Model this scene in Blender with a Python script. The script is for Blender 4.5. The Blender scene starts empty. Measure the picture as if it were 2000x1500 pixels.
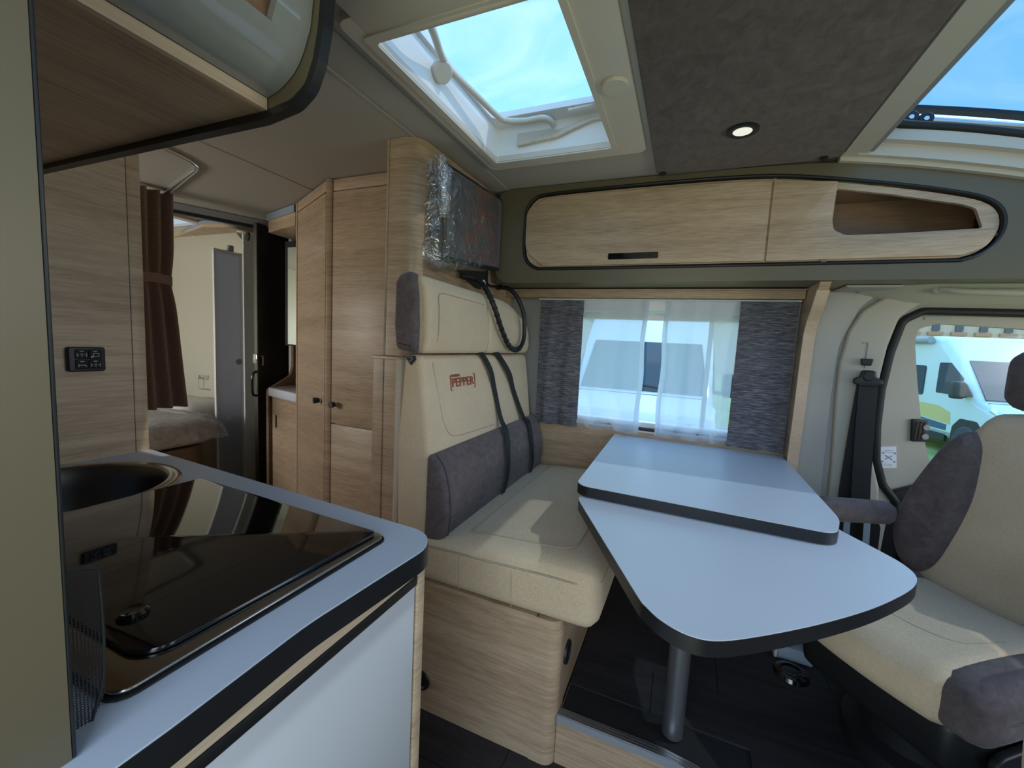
import bpy, bmesh, math, random
from mathutils import Vector, Matrix, noise
from mathutils.geometry import tessellate_polygon
random.seed(7)
S = bpy.context.scene
COL = S.collection
R = math.radians

# ------------------------------------------------------------------ camera
cd = bpy.data.cameras.new('camera')
cam = bpy.data.objects.new('camera', cd); COL.objects.link(cam)
cd.sensor_width = 36.0; cd.lens = 804.0/2000.0*36.0; cd.clip_start = 0.01; cd.clip_end = 300
yaw, pitch, roll = R(-22.604), R(-5.668), R(3.021)
d = Vector((math.cos(pitch)*math.sin(yaw), math.cos(pitch)*math.cos(yaw), math.sin(pitch)))
rr = d.cross(Vector((0, 0, 1))).normalized(); uu = rr.cross(d)
r2 = rr*math.cos(roll)+uu*math.sin(roll); u2 = -rr*math.sin(roll)+uu*math.cos(roll)
m = Matrix((r2, u2, -d)).transposed().to_4x4(); m.translation = (0, 0, 1.26)
cam.matrix_world = m
S.camera = cam

# ------------------------------------------------------------------ view, world, sun
S.view_settings.view_transform = 'Standard'
S.view_settings.look = 'None'
S.view_settings.gamma = 1.0
S.view_settings.use_curve_mapping = False
S.view_settings.exposure = 0.45
w = bpy.data.worlds.new('sky'); S.world = w; w.use_nodes = True
nt = w.node_tree; nt.nodes.clear()
def wn(t): return nt.nodes.new(t)
tc = wn('ShaderNodeTexCoord'); sp = wn('ShaderNodeSeparateXYZ'); rp_ = wn('ShaderNodeValToRGB')
nt.links.new(tc.outputs['Generated'], sp.inputs[0]); nt.links.new(sp.outputs[2], rp_.inputs[0])
e = rp_.color_ramp.elements
e[0].position = 0.0; e[0].color = (.70, .86, 1.0, 1)
e[1].position = 0.9; e[1].color = (.16, .45, .92, 1)
k = e.new(.35); k.color = (.30, .62, 1.0, 1)
mp = wn('ShaderNodeMapping'); mp.inputs['Scale'].default_value = (2.2, 5.0, 6.0); mp.inputs['Rotation'].default_value = (.3, .2, .7)
nz = wn('ShaderNodeTexNoise'); nz.inputs['Scale'].default_value = 1.3; nz.inputs['Detail'].default_value = 7; nz.inputs['Distortion'].default_value = .9
nt.links.new(tc.outputs['Generated'], mp.inputs[0]); nt.links.new(mp.outputs[0], nz.inputs['Vector'])
cr = wn('ShaderNodeValToRGB'); cr.color_ramp.elements[0].position = .5; cr.color_ramp.elements[1].position = .8
cr.color_ramp.elements[1].color = (.55, .55, .55, 1)
nt.links.new(nz.outputs[0], cr.inputs[0])
mx = wn('ShaderNodeMix'); mx.data_type = 'RGBA'
nt.links.new(cr.outputs[0], mx.inputs[0]); nt.links.new(rp_.outputs[0], mx.inputs[6]); mx.inputs[7].default_value = (.85, .95, 1, 1)
bg = wn('ShaderNodeBackground'); bg.inputs['Strength'].default_value = 2.2
wo = wn('ShaderNodeOutputWorld')
nt.links.new(mx.outputs[2], bg.inputs[0]); nt.links.new(bg.outputs[0], wo.inputs[0])

sun = bpy.data.lights.new('sun_offscreen', 'SUN'); sun.energy = 1.5; sun.angle = R(.6); sun.color = (1, .94, .84)
so = bpy.data.objects.new('sun_offscreen', sun); COL.objects.link(so)
sdir = Vector((-.79, -.18, -1.0)).normalized()           # direction the light travels
so.rotation_euler = sdir.to_track_quat('-Z', 'Y').to_euler()
def area(name, loc, aim, sx, sy, en, col):
    l = bpy.data.lights.new(name, 'AREA'); l.shape = 'RECTANGLE'; l.size = sx; l.size_y = sy; l.energy = en; l.color = col
    o = bpy.data.objects.new(name, l); COL.objects.link(o); o.location = loc
    o.rotation_euler = (Vector(aim)-Vector(loc)).to_track_quat('-Z', 'Y').to_euler()
# daylight entering by the open entrance door and by the windscreen
area('door_entrance_offscreen', (-.03, -.46, 1.05), (.1, 1.5, 1.0), .75, 1.7, 4.5, (1, .91, .80))
area('windscreen_offscreen', (1.96, .95, 1.31), (0, 1.05, 1.15), 1.6, .55, 9, (1, .96, .90))
area('window_bedroom_offscreen', (-3.35, -.46, 1.25), (-2.9, 2.0, 1.1), .9, .5, 16, (1, .97, .92))

# ------------------------------------------------------------------ materials
MATS = {}
def base_mat(name):
    mt = bpy.data.materials.new(name); mt.use_nodes = True
    n = mt.node_tree; b = n.nodes['Principled BSDF']; MATS[name] = mt
    return mt, n, b
def pos(n, scale=(1, 1, 1), rot=(0, 0, 0)):
    g = n.nodes.new('ShaderNodeNewGeometry'); mpn = n.nodes.new('ShaderNodeMapping')
    mpn.inputs['Scale'].default_value = scale; mpn.inputs['Rotation'].default_value = rot
    n.links.new(g.outputs['Position'], mpn.inputs[0]); return mpn.outputs[0]
def nse(n, vec, scale=1, detail=4, rough=.55, dist=0):
    t = n.nodes.new('ShaderNodeTexNoise'); t.inputs['Scale'].default_value = scale; t.inputs['Detail'].default_value = detail
    t.inputs['Roughness'].default_value = rough; t.inputs['Distortion'].default_value = dist
    n.links.new(vec, t.inputs['Vector']); return t.outputs[0]
def ramp(n, fac, stops):
    r = n.nodes.new('ShaderNodeValToRGB'); el = r.color_ramp.elements
    el[0].position, el[0].color = stops[0][0], (*stops[0][1], 1)
    el[1].position, el[1].color = stops[-1][0], (*stops[-1][1], 1)
    for p, c in stops[1:-1]:
        q = el.new(p); q.color = (*c, 1)
    n.links.new(fac, r.inputs[0]); return r.outputs[0]
def mixc(n, fac, a, b, mode='MIX'):
    mm = n.nodes.new('ShaderNodeMix'); mm.data_type = 'RGBA'; mm.blend_type = mode
    if isinstance(fac, (int, float)): mm.inputs[0].default_value = fac
    else: n.links.new(fac, mm.inputs[0])
    for i, v in ((6, a), (7, b)):
        if isinstance(v, tuple): mm.inputs[i].default_value = (*v, 1)
        else: n.links.new(v, mm.inputs[i])
    return mm.outputs[2]
def bump(n, b, h, st=.2, dist=.002):
    bp = n.nodes.new('ShaderNodeBump'); bp.inputs['Strength'].default_value = st; bp.inputs['Distance'].default_value = dist
    n.links.new(h, bp.inputs['Height']); n.links.new(bp.outputs[0], b.inputs['Normal'])
def plain(name, col, rough=.5, metal=0, spec=.5, coat=0, bmp=0, bscale=300):
    mt, n, b = base_mat(name)
    b.inputs['Base Color'].default_value = (*col, 1); b.inputs['Roughness'].default_value = rough
    b.inputs['Metallic'].default_value = metal; b.inputs['Specular IOR Level'].default_value = spec; b.inputs['Coat Weight'].default_value = coat
    if bmp: bump(n, b, nse(n, pos(n), bscale, 3), bmp, .001)
    return mt
def wood(name, c1, c2, c3, scale, rough=.42, coat=0.0):
    mt, n, b = base_mat(name)
    a = nse(n, pos(n, scale), 1.0, 8, .62, .6)
    big = nse(n, pos(n, tuple(s*.28 for s in scale)), 1.0, 3, .5, 1.2)
    fine = nse(n, pos(n, tuple(s*6 for s in scale)), 1.0, 3, .6)
    col = ramp(n, a, [(.30, c1), (.50, c2), (.72, c3)])
    col = mixc(n, .55, col, ramp(n, big, [(.35, c1), (.62, c3)]), 'MIX')
    col = mixc(n, .35, col, ramp(n, fine, [(.35, tuple(x*.75 for x in c1)), (.65, c3)]))
    n.links.new(col, b.inputs['Base Color']); b.inputs['Roughness'].default_value = rough; b.inputs['Coat Weight'].default_value = coat
    bump(n, b, fine, .08, .001)
    return mt
W1, W2, W3 = (.36, .235, .140), (.53, .365, .228), (.67, .49, .325)
wood('oak', W1, W2, W3, (2.2, 2.2, 34))
wood('oak_satin', W1, W2, W3, (2.2, 2.2, 34), rough=.36, coat=.12)
wood('oak_flat', W1, W2, W3, (34, 2.2, 34))
wood('oak_edge', (.55, .38, .24), (.66, .47, .31), (.72, .54, .38), (30, 2, 60))
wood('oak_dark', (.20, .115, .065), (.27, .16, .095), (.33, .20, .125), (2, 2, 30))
wood('floor_dark', (.007, .0065, .008), (.013, .0125, .015), (.040, .037, .040), (2.5, 40, 10), rough=.6)
def fabric(name, c1, c2, sc=260, rough=.95):
    mt, n, b = base_mat(name)
    v1 = nse(n, pos(n, (sc, sc, sc*6)), 1, 2); v2 = nse(n, pos(n, (sc, sc*6, sc)), 1, 2)
    lo = nse(n, pos(n, (9, 9, 9)), 1, 3)
    f = mixc(n, .5, v1, v2); col = ramp(n, f, [(.38, c1), (.62, c2)])
    col = mixc(n, .25, col, ramp(n, lo, [(.3, c1), (.7, c2)]))
    n.links.new(col, b.inputs['Base Color']); b.inputs['Roughness'].default_value = rough
    b.inputs['Specular IOR Level'].default_value = .15; b.inputs['Sheen Weight'].default_value = .1
    bump(n, b, f, .25, .001)
    return mt
fabric('beige_fabric', (.62, .46, .295), (.78, .61, .42), 170)
fabric('beige_side', (.55, .45, .34), (.66, .55, .43), 170)
def suede(name, c1, c2, sc=30):
    mt, n, b = base_mat(name)
    a = nse(n, pos(n, (sc, sc*.7, sc)), 1, 9, .70, .7); f = nse(n, pos(n), 420, 2)
    col = ramp(n, a, [(.33, c1), (.68, c2)]); col = mixc(n, .15, col, ramp(n, f, [(.3, c1), (.7, c2)]))
    n.links.new(col, b.inputs['Base Color']); b.inputs['Roughness'].default_value = .85; b.inputs['Sheen Weight'].default_value = .15
    b.inputs['Specular IOR Level'].default_value = .2; bump(n, b, f, .15, .001); return mt
suede('suede', (.092, .068, .066), (.178, .140, .136))
suede('suede_brown', (.080, .058, .050), (.165, .126, .112), 24)
plain('laminate', (.62, .66, .73), .38, spec=.45, bmp=.04, bscale=700)
plain('white_front', (.66, .64, .65), .35)
plain('black_edge', (.012, .012, .014), .38)
plain('black', (.012, .012, .013), .45)
plain('black_matte', (.01, .01, .011), .75)
plain('black_gloss', (.006, .006, .007), .05, spec=1.0)
plain('taupe', (.155, .124, .074), .38, metal=.1, bmp=.03, bscale=900)
plain('ceiling_beige', (.46, .42, .36), .7, bmp=.05, bscale=500)
plain('cream_plastic', (.66, .585, .48), .35)
plain('white_plastic', (.85, .84, .82), .3)
plain('pano_frame', (.60, .55, .46), .38)
plain('trim_beige', (.45, .42, .345), .6, bmp=.06, bscale=700)
plain('trim_grey', (.40, .39, .35), .55, bmp=.06, bscale=700)
plain('headliner', (.50, .47, .37), .9, bmp=.2, bscale=600)
plain('grey_plastic', (.30, .31, .33), .45)
plain('blue_grey', (.30, .36, .43), .35)
plain('steel', (.55, .52, .47), .28, metal=1)
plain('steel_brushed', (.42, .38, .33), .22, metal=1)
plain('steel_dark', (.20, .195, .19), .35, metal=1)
plain('chrome', (.8, .8, .8), .12, metal=1)
plain('aluminium', (.62, .63, .66), .35, metal=1)
plain('leg_metal', (.34, .35, .37), .38, metal=.9)
plain('gloss_grey', (.30, .305, .295), .12, coat=.6)
plain('bath_wall', (.62, .58, .46), .5)
plain('bath_white', (.70, .70, .66), .4)
mt, n = None, None
mt = bpy.data.materials.new('shower_grey'); mt.use_nodes = True; n = mt.node_tree; n.nodes.clear(); MATS['shower_grey'] = mt
_o = n.nodes.new('ShaderNodeOutputMaterial'); _d = n.nodes.new('ShaderNodeBsdfDiffuse'); _t = n.nodes.new('ShaderNodeBsdfTranslucent'); _m = n.nodes.new('ShaderNodeMixShader')
_d.inputs[0].default_value = (.62, .64, .72, 1); _t.inputs[0].default_value = (.70, .72, .80, 1); _m.inputs[0].default_value = .6
n.links.new(_d.outputs[0], _m.inputs[1]); n.links.new(_t.outputs[0], _m.inputs[2]); n.links.new(_m.outputs[0], _o.inputs[0])
plain('porcelain', (.70, .72, .78), .15)
plain('strap_black', (.012, .012, .014), .7, bmp=.3, bscale=900)
plain('cup_white', (.75, .76, .78), .3)
plain('logo_red', (.33, .085, .045), .8)
plain('icon_white', (.45, .45, .45), .5)
plain('paper', (.80, .83, .88), .6)
plain('print_grey', (.25, .28, .33), .6)
plain('stitch', (.46, .37, .27), .9)
plain('stitch_dark', (.10, .085, .09), .9)
plain('mattress', (.62, .58, .52), .9)
plain('cardboard', (.45, .30, .20), .8)
plain('rubber', (.01, .01, .011), .6)
plain('van_teal', (.58, .69, .65), .25, coat=.5)
plain('van_white', (.78, .80, .82), .25, coat=.5)
plain('van_glass', (.03, .055, .075), .18, spec=.3)
plain('van_black', (.02, .022, .025), .5)
plain('van_gold', (.62, .50, .20), .3)
plain('van_navy', (.05, .10, .17), .3)
plain('tyre', (.06, .065, .07), .8)
plain('headlight', (.75, .82, .86), .12, metal=.4)
plain('brick', (.46, .24, .15), .9)
plain('brick_pale', (.62, .45, .33), .9)
plain('window_dark', (.07, .07, .09), .3)
plain('jeans', (.05, .07, .12), .9)
plain('mirror', (.80, .88, .88), .03, metal=1)
# curtain cloths
mt, n, b = base_mat('curtain_grey')
st_ = nse(n, pos(n, (26, 26, 420)), 1, 4, .6)
n.links.new(ramp(n, st_, [(.30, (.045, .042, .055)), (.5, (.135, .128, .145)), (.70, (.33, .315, .33))]), b.inputs['Base Color'])
b.inputs['Roughness'].default_value = .9; b.inputs['Specular IOR Level'].default_value = .2
mt, n, b = base_mat('curtain_brown')
n.links.new(ramp(n, nse(n, pos(n, (60, 60, 240)), 1, 3), [(.3, (.20, .130, .105)), (.7, (.29, .195, .16))]), b.inputs['Base Color']); b.inputs['Roughness'].default_value = .9
def mix_shader(name, parts):
    mt = bpy.data.materials.new(name); mt.use_nodes = True; n = mt.node_tree; n.nodes.clear(); MATS[name] = mt
    return mt, n
mt, n = mix_shader('sheer', 0)
o_ = n.nodes.new('ShaderNodeOutputMaterial'); tr = n.nodes.new('ShaderNodeBsdfTransparent'); di = n.nodes.new('ShaderNodeBsdfDiffuse'); tl = n.nodes.new('ShaderNodeBsdfTranslucent')
di.inputs[0].default_value = (.86, .90, .95, 1); tl.inputs[0].default_value = (.90, .94, .98, 1)
m1 = n.nodes.new('ShaderNodeMixShader'); m1.inputs[0].default_value = .6; m2 = n.nodes.new('ShaderNodeMixShader'); m2.inputs[0].default_value = .68
n.links.new(di.outputs[0], m1.inputs[1]); n.links.new(tl.outputs[0], m1.inputs[2])
n.links.new(tr.outputs[0], m2.inputs[1]); n.links.new(m1.outputs[0], m2.inputs[2]); n.links.new(m2.outputs[0], o_.inputs[0])
def glassy(name, tint, rough=.02, gloss=.08, bmp=None, dif=0.0):
    mt, n = mix_shader(name, 0)
    o_ = n.nodes.new('ShaderNodeOutputMaterial'); tr = n.nodes.new('ShaderNodeBsdfTransparent'); gl = n.nodes.new('ShaderNodeBsdfGlossy'); mm = n.nodes.new('ShaderNodeMixShader')
    tr.inputs[0].default_value = (*tint, 1); gl.inputs['Roughness'].default_value = rough; mm.inputs[0].default_value = gloss
    if bmp:
        bp = n.nodes.new('ShaderNodeBump'); bp.inputs['Strength'].default_value = bmp[1]; bp.inputs['Distance'].default_value = .01
        n.links.new(nse(n, pos(n), bmp[0], 3, .5, 1.5), bp.inputs['Height']); n.links.new(bp.outputs[0], gl.inputs['Normal'])
    src = gl
    if dif:
        df = n.nodes.new('ShaderNodeBsdfDiffuse'); df.inputs[0].default_value = (.8, .8, .8, 1); m3 = n.nodes.new('ShaderNodeMixShader'); m3.inputs[0].default_value = dif
        n.links.new(gl.outputs[0], m3.inputs[1]); n.links.new(df.outputs[0], m3.inputs[2]); src = m3
    n.links.new(tr.outputs[0], mm.inputs[1]); n.links.new(src.outputs[0], mm.inputs[2]); n.links.new(mm.outputs[0], o_.inputs[0])
glassy('acrylic', (.50, .54, .57), .02, .03)
glassy('acrylic_pano', (.50, .58, .64), .02, .02)
glassy('pane', (.86, .89, .89), .02, .012)
glassy('film', (.86, .87, .88), .10, .24, (22, 1.0), .12)
glassy('film_soft', (.84, .84, .83), .10, .34, (26, 1.0), .3)
# perforated black sheet
mt, n = mix_shader('mesh_sheet', 0)
o_ = n.nodes.new('ShaderNodeOutputMaterial'); tr = n.nodes.new('ShaderNodeBsdfTransparent'); pb = n.nodes.new('ShaderNodeBsdfPrincipled'); mm = n.nodes.new('ShaderNodeMixShader')
pb.inputs['Base Color'].default_value = (.015, .015, .017, 1); pb.inputs['Roughness'].default_value = .4
vo = n.nodes.new('ShaderNodeTexVoronoi'); vo.voronoi_dimensions = '2D'; vo.inputs['Scale'].default_value = 420; vo.inputs['Randomness'].default_value = 0.0
sx0 = n.nodes.new('ShaderNodeSeparateXYZ'); cx0 = n.nodes.new('ShaderNodeCombineXYZ'); n.links.new(pos(n), sx0.inputs[0])
n.links.new(sx0.outputs[1], cx0.inputs[0]); n.links.new(sx0.outputs[2], cx0.inputs[1]); n.links.new(cx0.outputs[0], vo.inputs['Vector'])
lt = n.nodes.new('ShaderNodeMath'); lt.operation = 'LESS_THAN'; lt.inputs[1].default_value = .33
n.links.new(vo.outputs['Distance'], lt.inputs[0]); n.links.new(lt.outputs[0], mm.inputs[0])
n.links.new(pb.outputs[0], mm.inputs[1]); n.links.new(tr.outputs[0], mm.inputs[2]); n.links.new(mm.outputs[0], o_.inputs[0])
# television front with a printed red brush pattern on its protective sheet
mt, n, b = base_mat('tv_print')
fa = nse(n, pos(n, (1, 7, 46)), 1, 5, .7, .8); fb = nse(n, pos(n, (1, 4, 3)), 1, 2)
g_ = n.nodes.new('ShaderNodeNewGeometry'); sx_ = n.nodes.new('ShaderNodeSeparateXYZ'); n.links.new(g_.outputs['Position'], sx_.inputs[0])
my_ = n.nodes.new('ShaderNodeMapRange'); my_.inputs[1].default_value = 1.46; my_.inputs[2].default_value = 1.50; n.links.new(sx_.outputs[1], my_.inputs[0])
my2 = n.nodes.new('ShaderNodeMapRange'); my2.inputs[1].default_value = 1.80; my2.inputs[2].default_value = 1.76; n.links.new(sx_.outputs[1], my2.inputs[0])
ml = n.nodes.new('ShaderNodeMath'); ml.operation = 'MULTIPLY'; n.links.new(my_.outputs[0], ml.inputs[0]); n.links.new(my2.outputs[0], ml.inputs[1])
ml2 = n.nodes.new('ShaderNodeMath'); ml2.operation = 'MULTIPLY'; n.links.new(ml.outputs[0], ml2.inputs[0])
n.links.new(ramp(n, fa, [(.46, (0, 0, 0)), (.58, (1, 1, 1))]), ml2.inputs[1])
n.links.new(mixc(n, ml2.outputs[0], (.12, .125, .135), (.30, .10, .07)), b.inputs['Base Color']); b.inputs['Roughness'].default_value = .35
# grass
mt, n, b = base_mat('grass')
n.links.new(ramp(n, nse(n, pos(n, (3, 3, 3)), 1, 8, .7), [(.3, (.16, .22, .05)), (.6, (.38, .42, .13)), (.8, (.60, .58, .30))]), b.inputs['Base Color']); b.inputs['Roughness'].default_value = .95
# lamp face
mt, n, b = base_mat('lamp_face')
b.inputs['Base Color'].default_value = (.9, .88, .82, 1); b.inputs['Emission Color'].default_value = (1, .93, .8, 1); b.inputs['Emission Strength'].default_value = .5

# ------------------------------------------------------------------ mesh helpers
FR = {'XY': lambda u, v, w: Vector((u, v, w)), 'XZ': lambda u, v, w: Vector((u, w, v)), 'YZ': lambda u, v, w: Vector((w, u, v))}
def link(name, me, mat, parent=None, smooth=True, ang=32):
    if smooth:
        me.polygons.foreach_set('use_smooth', [True]*len(me.polygons)); me.set_sharp_from_angle(angle=R(ang))
    o = bpy.data.objects.new(name, me); COL.objects.link(o)
    if mat: me.materials.append(MATS[mat])
    if parent:
        o.parent = parent
        o.matrix_parent_inverse = Matrix.Translation(-Vector(parent.location)) if parent.type == 'EMPTY' else Matrix.Identity(4)
    return o
def from_bm(name, bm, mat, parent=None, smooth=True, ang=32):
    bmesh.ops.recalc_face_normals(bm, faces=bm.faces)
    me = bpy.data.meshes.new(name); bm.to_mesh(me); bm.free()
    return link(name, me, mat, parent, smooth, ang)
def tag(o, label, cat, group=None):
    o['label'] = label; o['category'] = cat
    if group: o['group'] = group
    return o
def thing(name, label, cat, loc=(0, 0, 0), group=None):
    o = bpy.data.objects.new(name, None); COL.objects.link(o); o.location = loc; o.empty_display_size = .05
    return tag(o, label, cat, group)
def struct(o): o['kind'] = 'structure'; return o
def sroot(name, loc=(0, 0, 0)):
    o = bpy.data.objects.new(name, None); COL.objects.link(o); o.location = loc; o.empty_display_size = .05
    return struct(o)
def area2(p): return sum(p[i][0]*p[(i+1) % len(p)][1]-p[(i+1) % len(p)][0]*p[i][1] for i in range(len(p)))/2
def offs(p, dd):
    """inset polygon (ccw) by dd"""
    q = []
    for i in range(len(p)):
        a, b_, c = Vector(p[i-1]), Vector(p[i]), Vector(p[(i+1) % len(p)])
        n1 = (b_-a); n2 = (c-b_)
        n1 = Vector((-n1.y, n1.x)).normalized() if n1.length > 1e-9 else Vector((0, 0)); n2 = Vector((-n2.y, n2.x)).normalized() if n2.length > 1e-9 else n1
        nn = (n1+n2); L = nn.length
        nn = nn/L if L > 1e-6 else n1
        q.append(b_+nn*(dd/max(.5, nn.dot(n1))))
    return [(v.x, v.y) for v in q]
def rpoly(pts, rad, seg=5):
    """polygon with rounded corners; rad one number or list"""
    out = []; N = len(pts)
    for i in range(N):
        p = Vector(pts[i][:2]); r = rad[i] if isinstance(rad, (list, tuple)) else rad
        a = Vector(pts[i-1][:2])-p; c = Vector(pts[(i+1) % N][:2])-p
        la, lc = a.length, c.length; a /= la; c /= lc
        al = math.acos(max(-1, min(1, a.dot(c))))
        if r < 1e-5 or al > 3.10: out.append((p.x, p.y)); continue
        t = min(r/math.tan(al/2), la*.49, lc*.49); rr_ = t*math.tan(al/2)
        ctr = p+(a+c).normalized()*(rr_/math.sin(al/2))
        s0 = (p+a*t)-ctr; s1 = (p+c*t)-ctr
        a0 = math.atan2(s0.y, s0.x); a1 = math.atan2(s1.y, s1.x); da = (a1-a0+math.pi) % (2*math.pi)-math.pi
        for j in range(seg+1):
            t_ = a0+da*j/seg; out.append((ctr.x+rr_*math.cos(t_), ctr.y+rr_*math.sin(t_)))
    return out
def prism(name, outline, w0, w1, fr, mat, parent=None, r=0.0, seg=3, warp=None, ang=32):
    f = FR[fr] if isinstance(fr, str) else fr
    p = list(outline)
    if area2(p) < 0: p = p[::-1]
    rings = []
    if w1 < w0: w0, w1 = w1, w0
    if r > 0:
        for j in range(seg+1):
            t = math.pi/2*j/seg; rings.append((offs(p, r*(1-math.sin(t))), w0+r*(1-math.cos(t))))
        for j in range(seg, -1, -1):
            t = math.pi/2*j/seg; rings.append((offs(p, r*(1-math.sin(t))), w1-r*(1-math.cos(t))))
    else: rings = [(p, w0), (p, w1)]
    bm = bmesh.new(); V = []
    for q, w_ in rings:
        V.append([bm.verts.new((warp(f(u, v, w_)) if warp else f(u, v, w_))) for u, v in q])
    for a, b_ in zip(V, V[1:]):
        for i in range(len(a)):
            j = (i+1) % len(a); bm.faces.new((a[i], a[j], b_[j], b_[i]))
    for cap, q in ((V[0], rings[0][0]), (V[-1], rings[-1][0])):
        for t in tessellate_polygon([[Vector((u, v, 0)) for u, v in q]]):
            try: bm.faces.new([cap[i] for i in t])
            except ValueError: pass
    return from_bm(name, bm, mat, parent, True, ang)
def plate(name, outer, holes, w0, w1, fr, mat, parent=None, warp=None):
    f = FR[fr] if isinstance(fr, str) else fr
    loops = [list(outer)]+[list(h) for h in holes]
    flat = [q for l in loops for q in l]
    tris = tessellate_polygon([[Vector((u, v, 0)) for u, v in l] for l in loops])
    bm = bmesh.new(); A = []; B = []
    for u, v in flat:
        p0, p1 = f(u, v, w0), f(u, v, w1)
        A.append(bm.verts.new(warp(p0) if warp else p0)); B.append(bm.verts.new(warp(p1) if warp else p1))
    for t in tris:
        for L in (A, B):
            try: bm.faces.new([L[i] for i in t])
            except ValueError: pass
    k0 = 0
    for l in loops:
        for i in range(len(l)):
            a, b_ = k0+i, k0+(i+1) % len(l)
            try: bm.faces.new((A[a], A[b_], B[b_], B[a]))
            except ValueError: pass
        k0 += len(l)
    return from_bm(name, bm, mat, parent, True, 30)
def box(name, x0, x1, y0, y1, z0, z1, mat, parent=None, bev=0.0, seg=2):
    bm = bmesh.new(); bmesh.ops.create_cube(bm, size=1)
    for v in bm.verts: v.co = Vector(((x0+x1)/2+v.co.x*(x1-x0), (y0+y1)/2+v.co.y*(y1-y0), (z0+z1)/2+v.co.z*(z1-z0)))
    if bev: bmesh.ops.bevel(bm, geom=list(bm.edges), offset=bev, segments=seg, affect='EDGES', profile=.5)
    return from_bm(name, bm, mat, parent)
def catmull(pts, n=6, closed=False):
    P = [Vector(p) for p in pts]; out = []; N = len(P)
    rng = range(N if closed else N-1)
    for i in rng:
        p0 = P[i-1] if (closed or i > 0) else P[0]*2-P[1]; p1 = P[i]; p2 = P[(i+1) % N]
        p3 = P[(i+2) % N] if (closed or i+2 < N) else P[-1]*2-P[-2]
        for j in range(n):
            t = j/n
            out.append(.5*((2*p1)+(-p0+p2)*t+(2*p0-5*p1+4*p2-p3)*t*t+(-p0+3*p1-3*p2+p3)*t**3))
    if not closed: out.append(P[-1])
    return out
def tube(name, pts, rad, mat, parent=None, n=10, closed=False, sm=6, flat=None):
    P = catmull(pts, sm, closed) if sm else [Vector(p) for p in pts]
    bm = bmesh.new(); V = []; N = len(P); up = None
    for i, p in enumerate(P):
        a = P[i-1] if (i > 0 or closed) else p; c = P[(i+1) % N] if (i < N-1 or closed) else p
        t = (c-a).normalized()
        if up is None:
            up = Vector((0, 0, 1)) if abs(t.z) < .9 else Vector((0, 1, 0))
        up = (up-t*up.dot(t)); up.normalize(); sd = t.cross(up)
        r_ = rad(i/(N-1)) if callable(rad) else rad
        V.append([bm.verts.new(p+(sd*math.cos(2*math.pi*j/n)+up*math.sin(2*math.pi*j/n))*r_) for j in range(n)])
    pairs = list(zip(V, V[1:])) + ([(V[-1], V[0])] if closed else [])
    for a, b_ in pairs:
        for j in range(n): bm.faces.new((a[j], a[(j+1) % n], b_[(j+1) % n], b_[j]))
    if not closed: bm.faces.new(V[0]); bm.faces.new(V[-1])
    return from_bm(name, bm, mat, parent, True, 50)
def ribbon(name, pts, wid, th, wdir, mat, parent=None, sm=8):
    """strap: path pts, width along wdir (vector), thickness th"""
    P = catmull(pts, sm); W = Vector(wdir).normalized(); bm = bmesh.new(); V = []
    for i, p in enumerate(P):
        t = (P[min(i+1, len(P)-1)]-P[max(i-1, 0)]).normalized(); w_ = (W-t*W.dot(t)).normalized(); nn = t.cross(w_)
        V.append([bm.verts.new(p+w_*a*wid/2+nn*b_*th/2) for a, b_ in ((-1, -1), (1, -1), (1, 1), (-1, 1))])
    for a, b_ in zip(V, V[1:]):
        for j in range(4): bm.faces.new((a[j], a[(j+1) % 4], b_[(j+1) % 4], b_[j]))
    bm.faces.new(V[0]); bm.faces.new(V[-1])
    return from_bm(name, bm, mat, parent, True, 40)
def lathe(name, prof, ctr, axis, mat, parent=None, n=28):
    """prof list of (r, h) along axis"""
    ax = Vector(axis).normalized(); q = ax.to_track_quat('Z', 'Y'); bm = bmesh.new(); V = []
    for r_, h in prof:
        if r_ < 1e-6: V.append([bm.verts.new(Vector(ctr)+q @ Vector((0, 0, h)))])
        else: V.append([bm.verts.new(Vector(ctr)+q @ Vector((r_*math.cos(2*math.pi*j/n), r_*math.sin(2*math.pi*j/n), h))) for j in range(n)])
    for a, b_ in zip(V, V[1:]):
        for j in range(n):
            k_ = (j+1) % n
            if len(a) == 1 and len(b_) == 1: continue
            if len(a) == 1: bm.faces.new((a[0], b_[j], b_[k_]))
            elif len(b_) == 1: bm.faces.new((a[j], a[k_], b_[0]))
            else: bm.faces.new((a[j], a[k_], b_[k_], b_[j]))
    return from_bm(name, bm, mat, parent, True, 35)
def cyl(name, ctr, axis, r_, h, mat, parent=None, n=24, bev=.15):
    bv = min(r_, h)*bev
    return lathe(name, [(0, 0), (r_-bv, 0), (r_, bv), (r_, h-bv), (r_-bv, h), (0, h)], ctr, axis, mat, parent, n)
def grid(name, nu, nv, fn, mat, parent=None, thick=0, closed_u=False):
    bm = bmesh.new(); V = [[bm.verts.new(fn(i/nu, j/nv)) for j in range(nv+1)] for i in range(nu+1)]
    for i in range(nu):
        for j in range(nv): bm.faces.new((V[i][j], V[i+1][j], V[i+1][j+1], V[i][j+1]))
    if thick:
        bm.normal_update(); bmesh.ops.solidify(bm, geom=list(bm.faces), thickness=thick)
    return from_bm(name, bm, mat, parent, True, 60)
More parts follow.
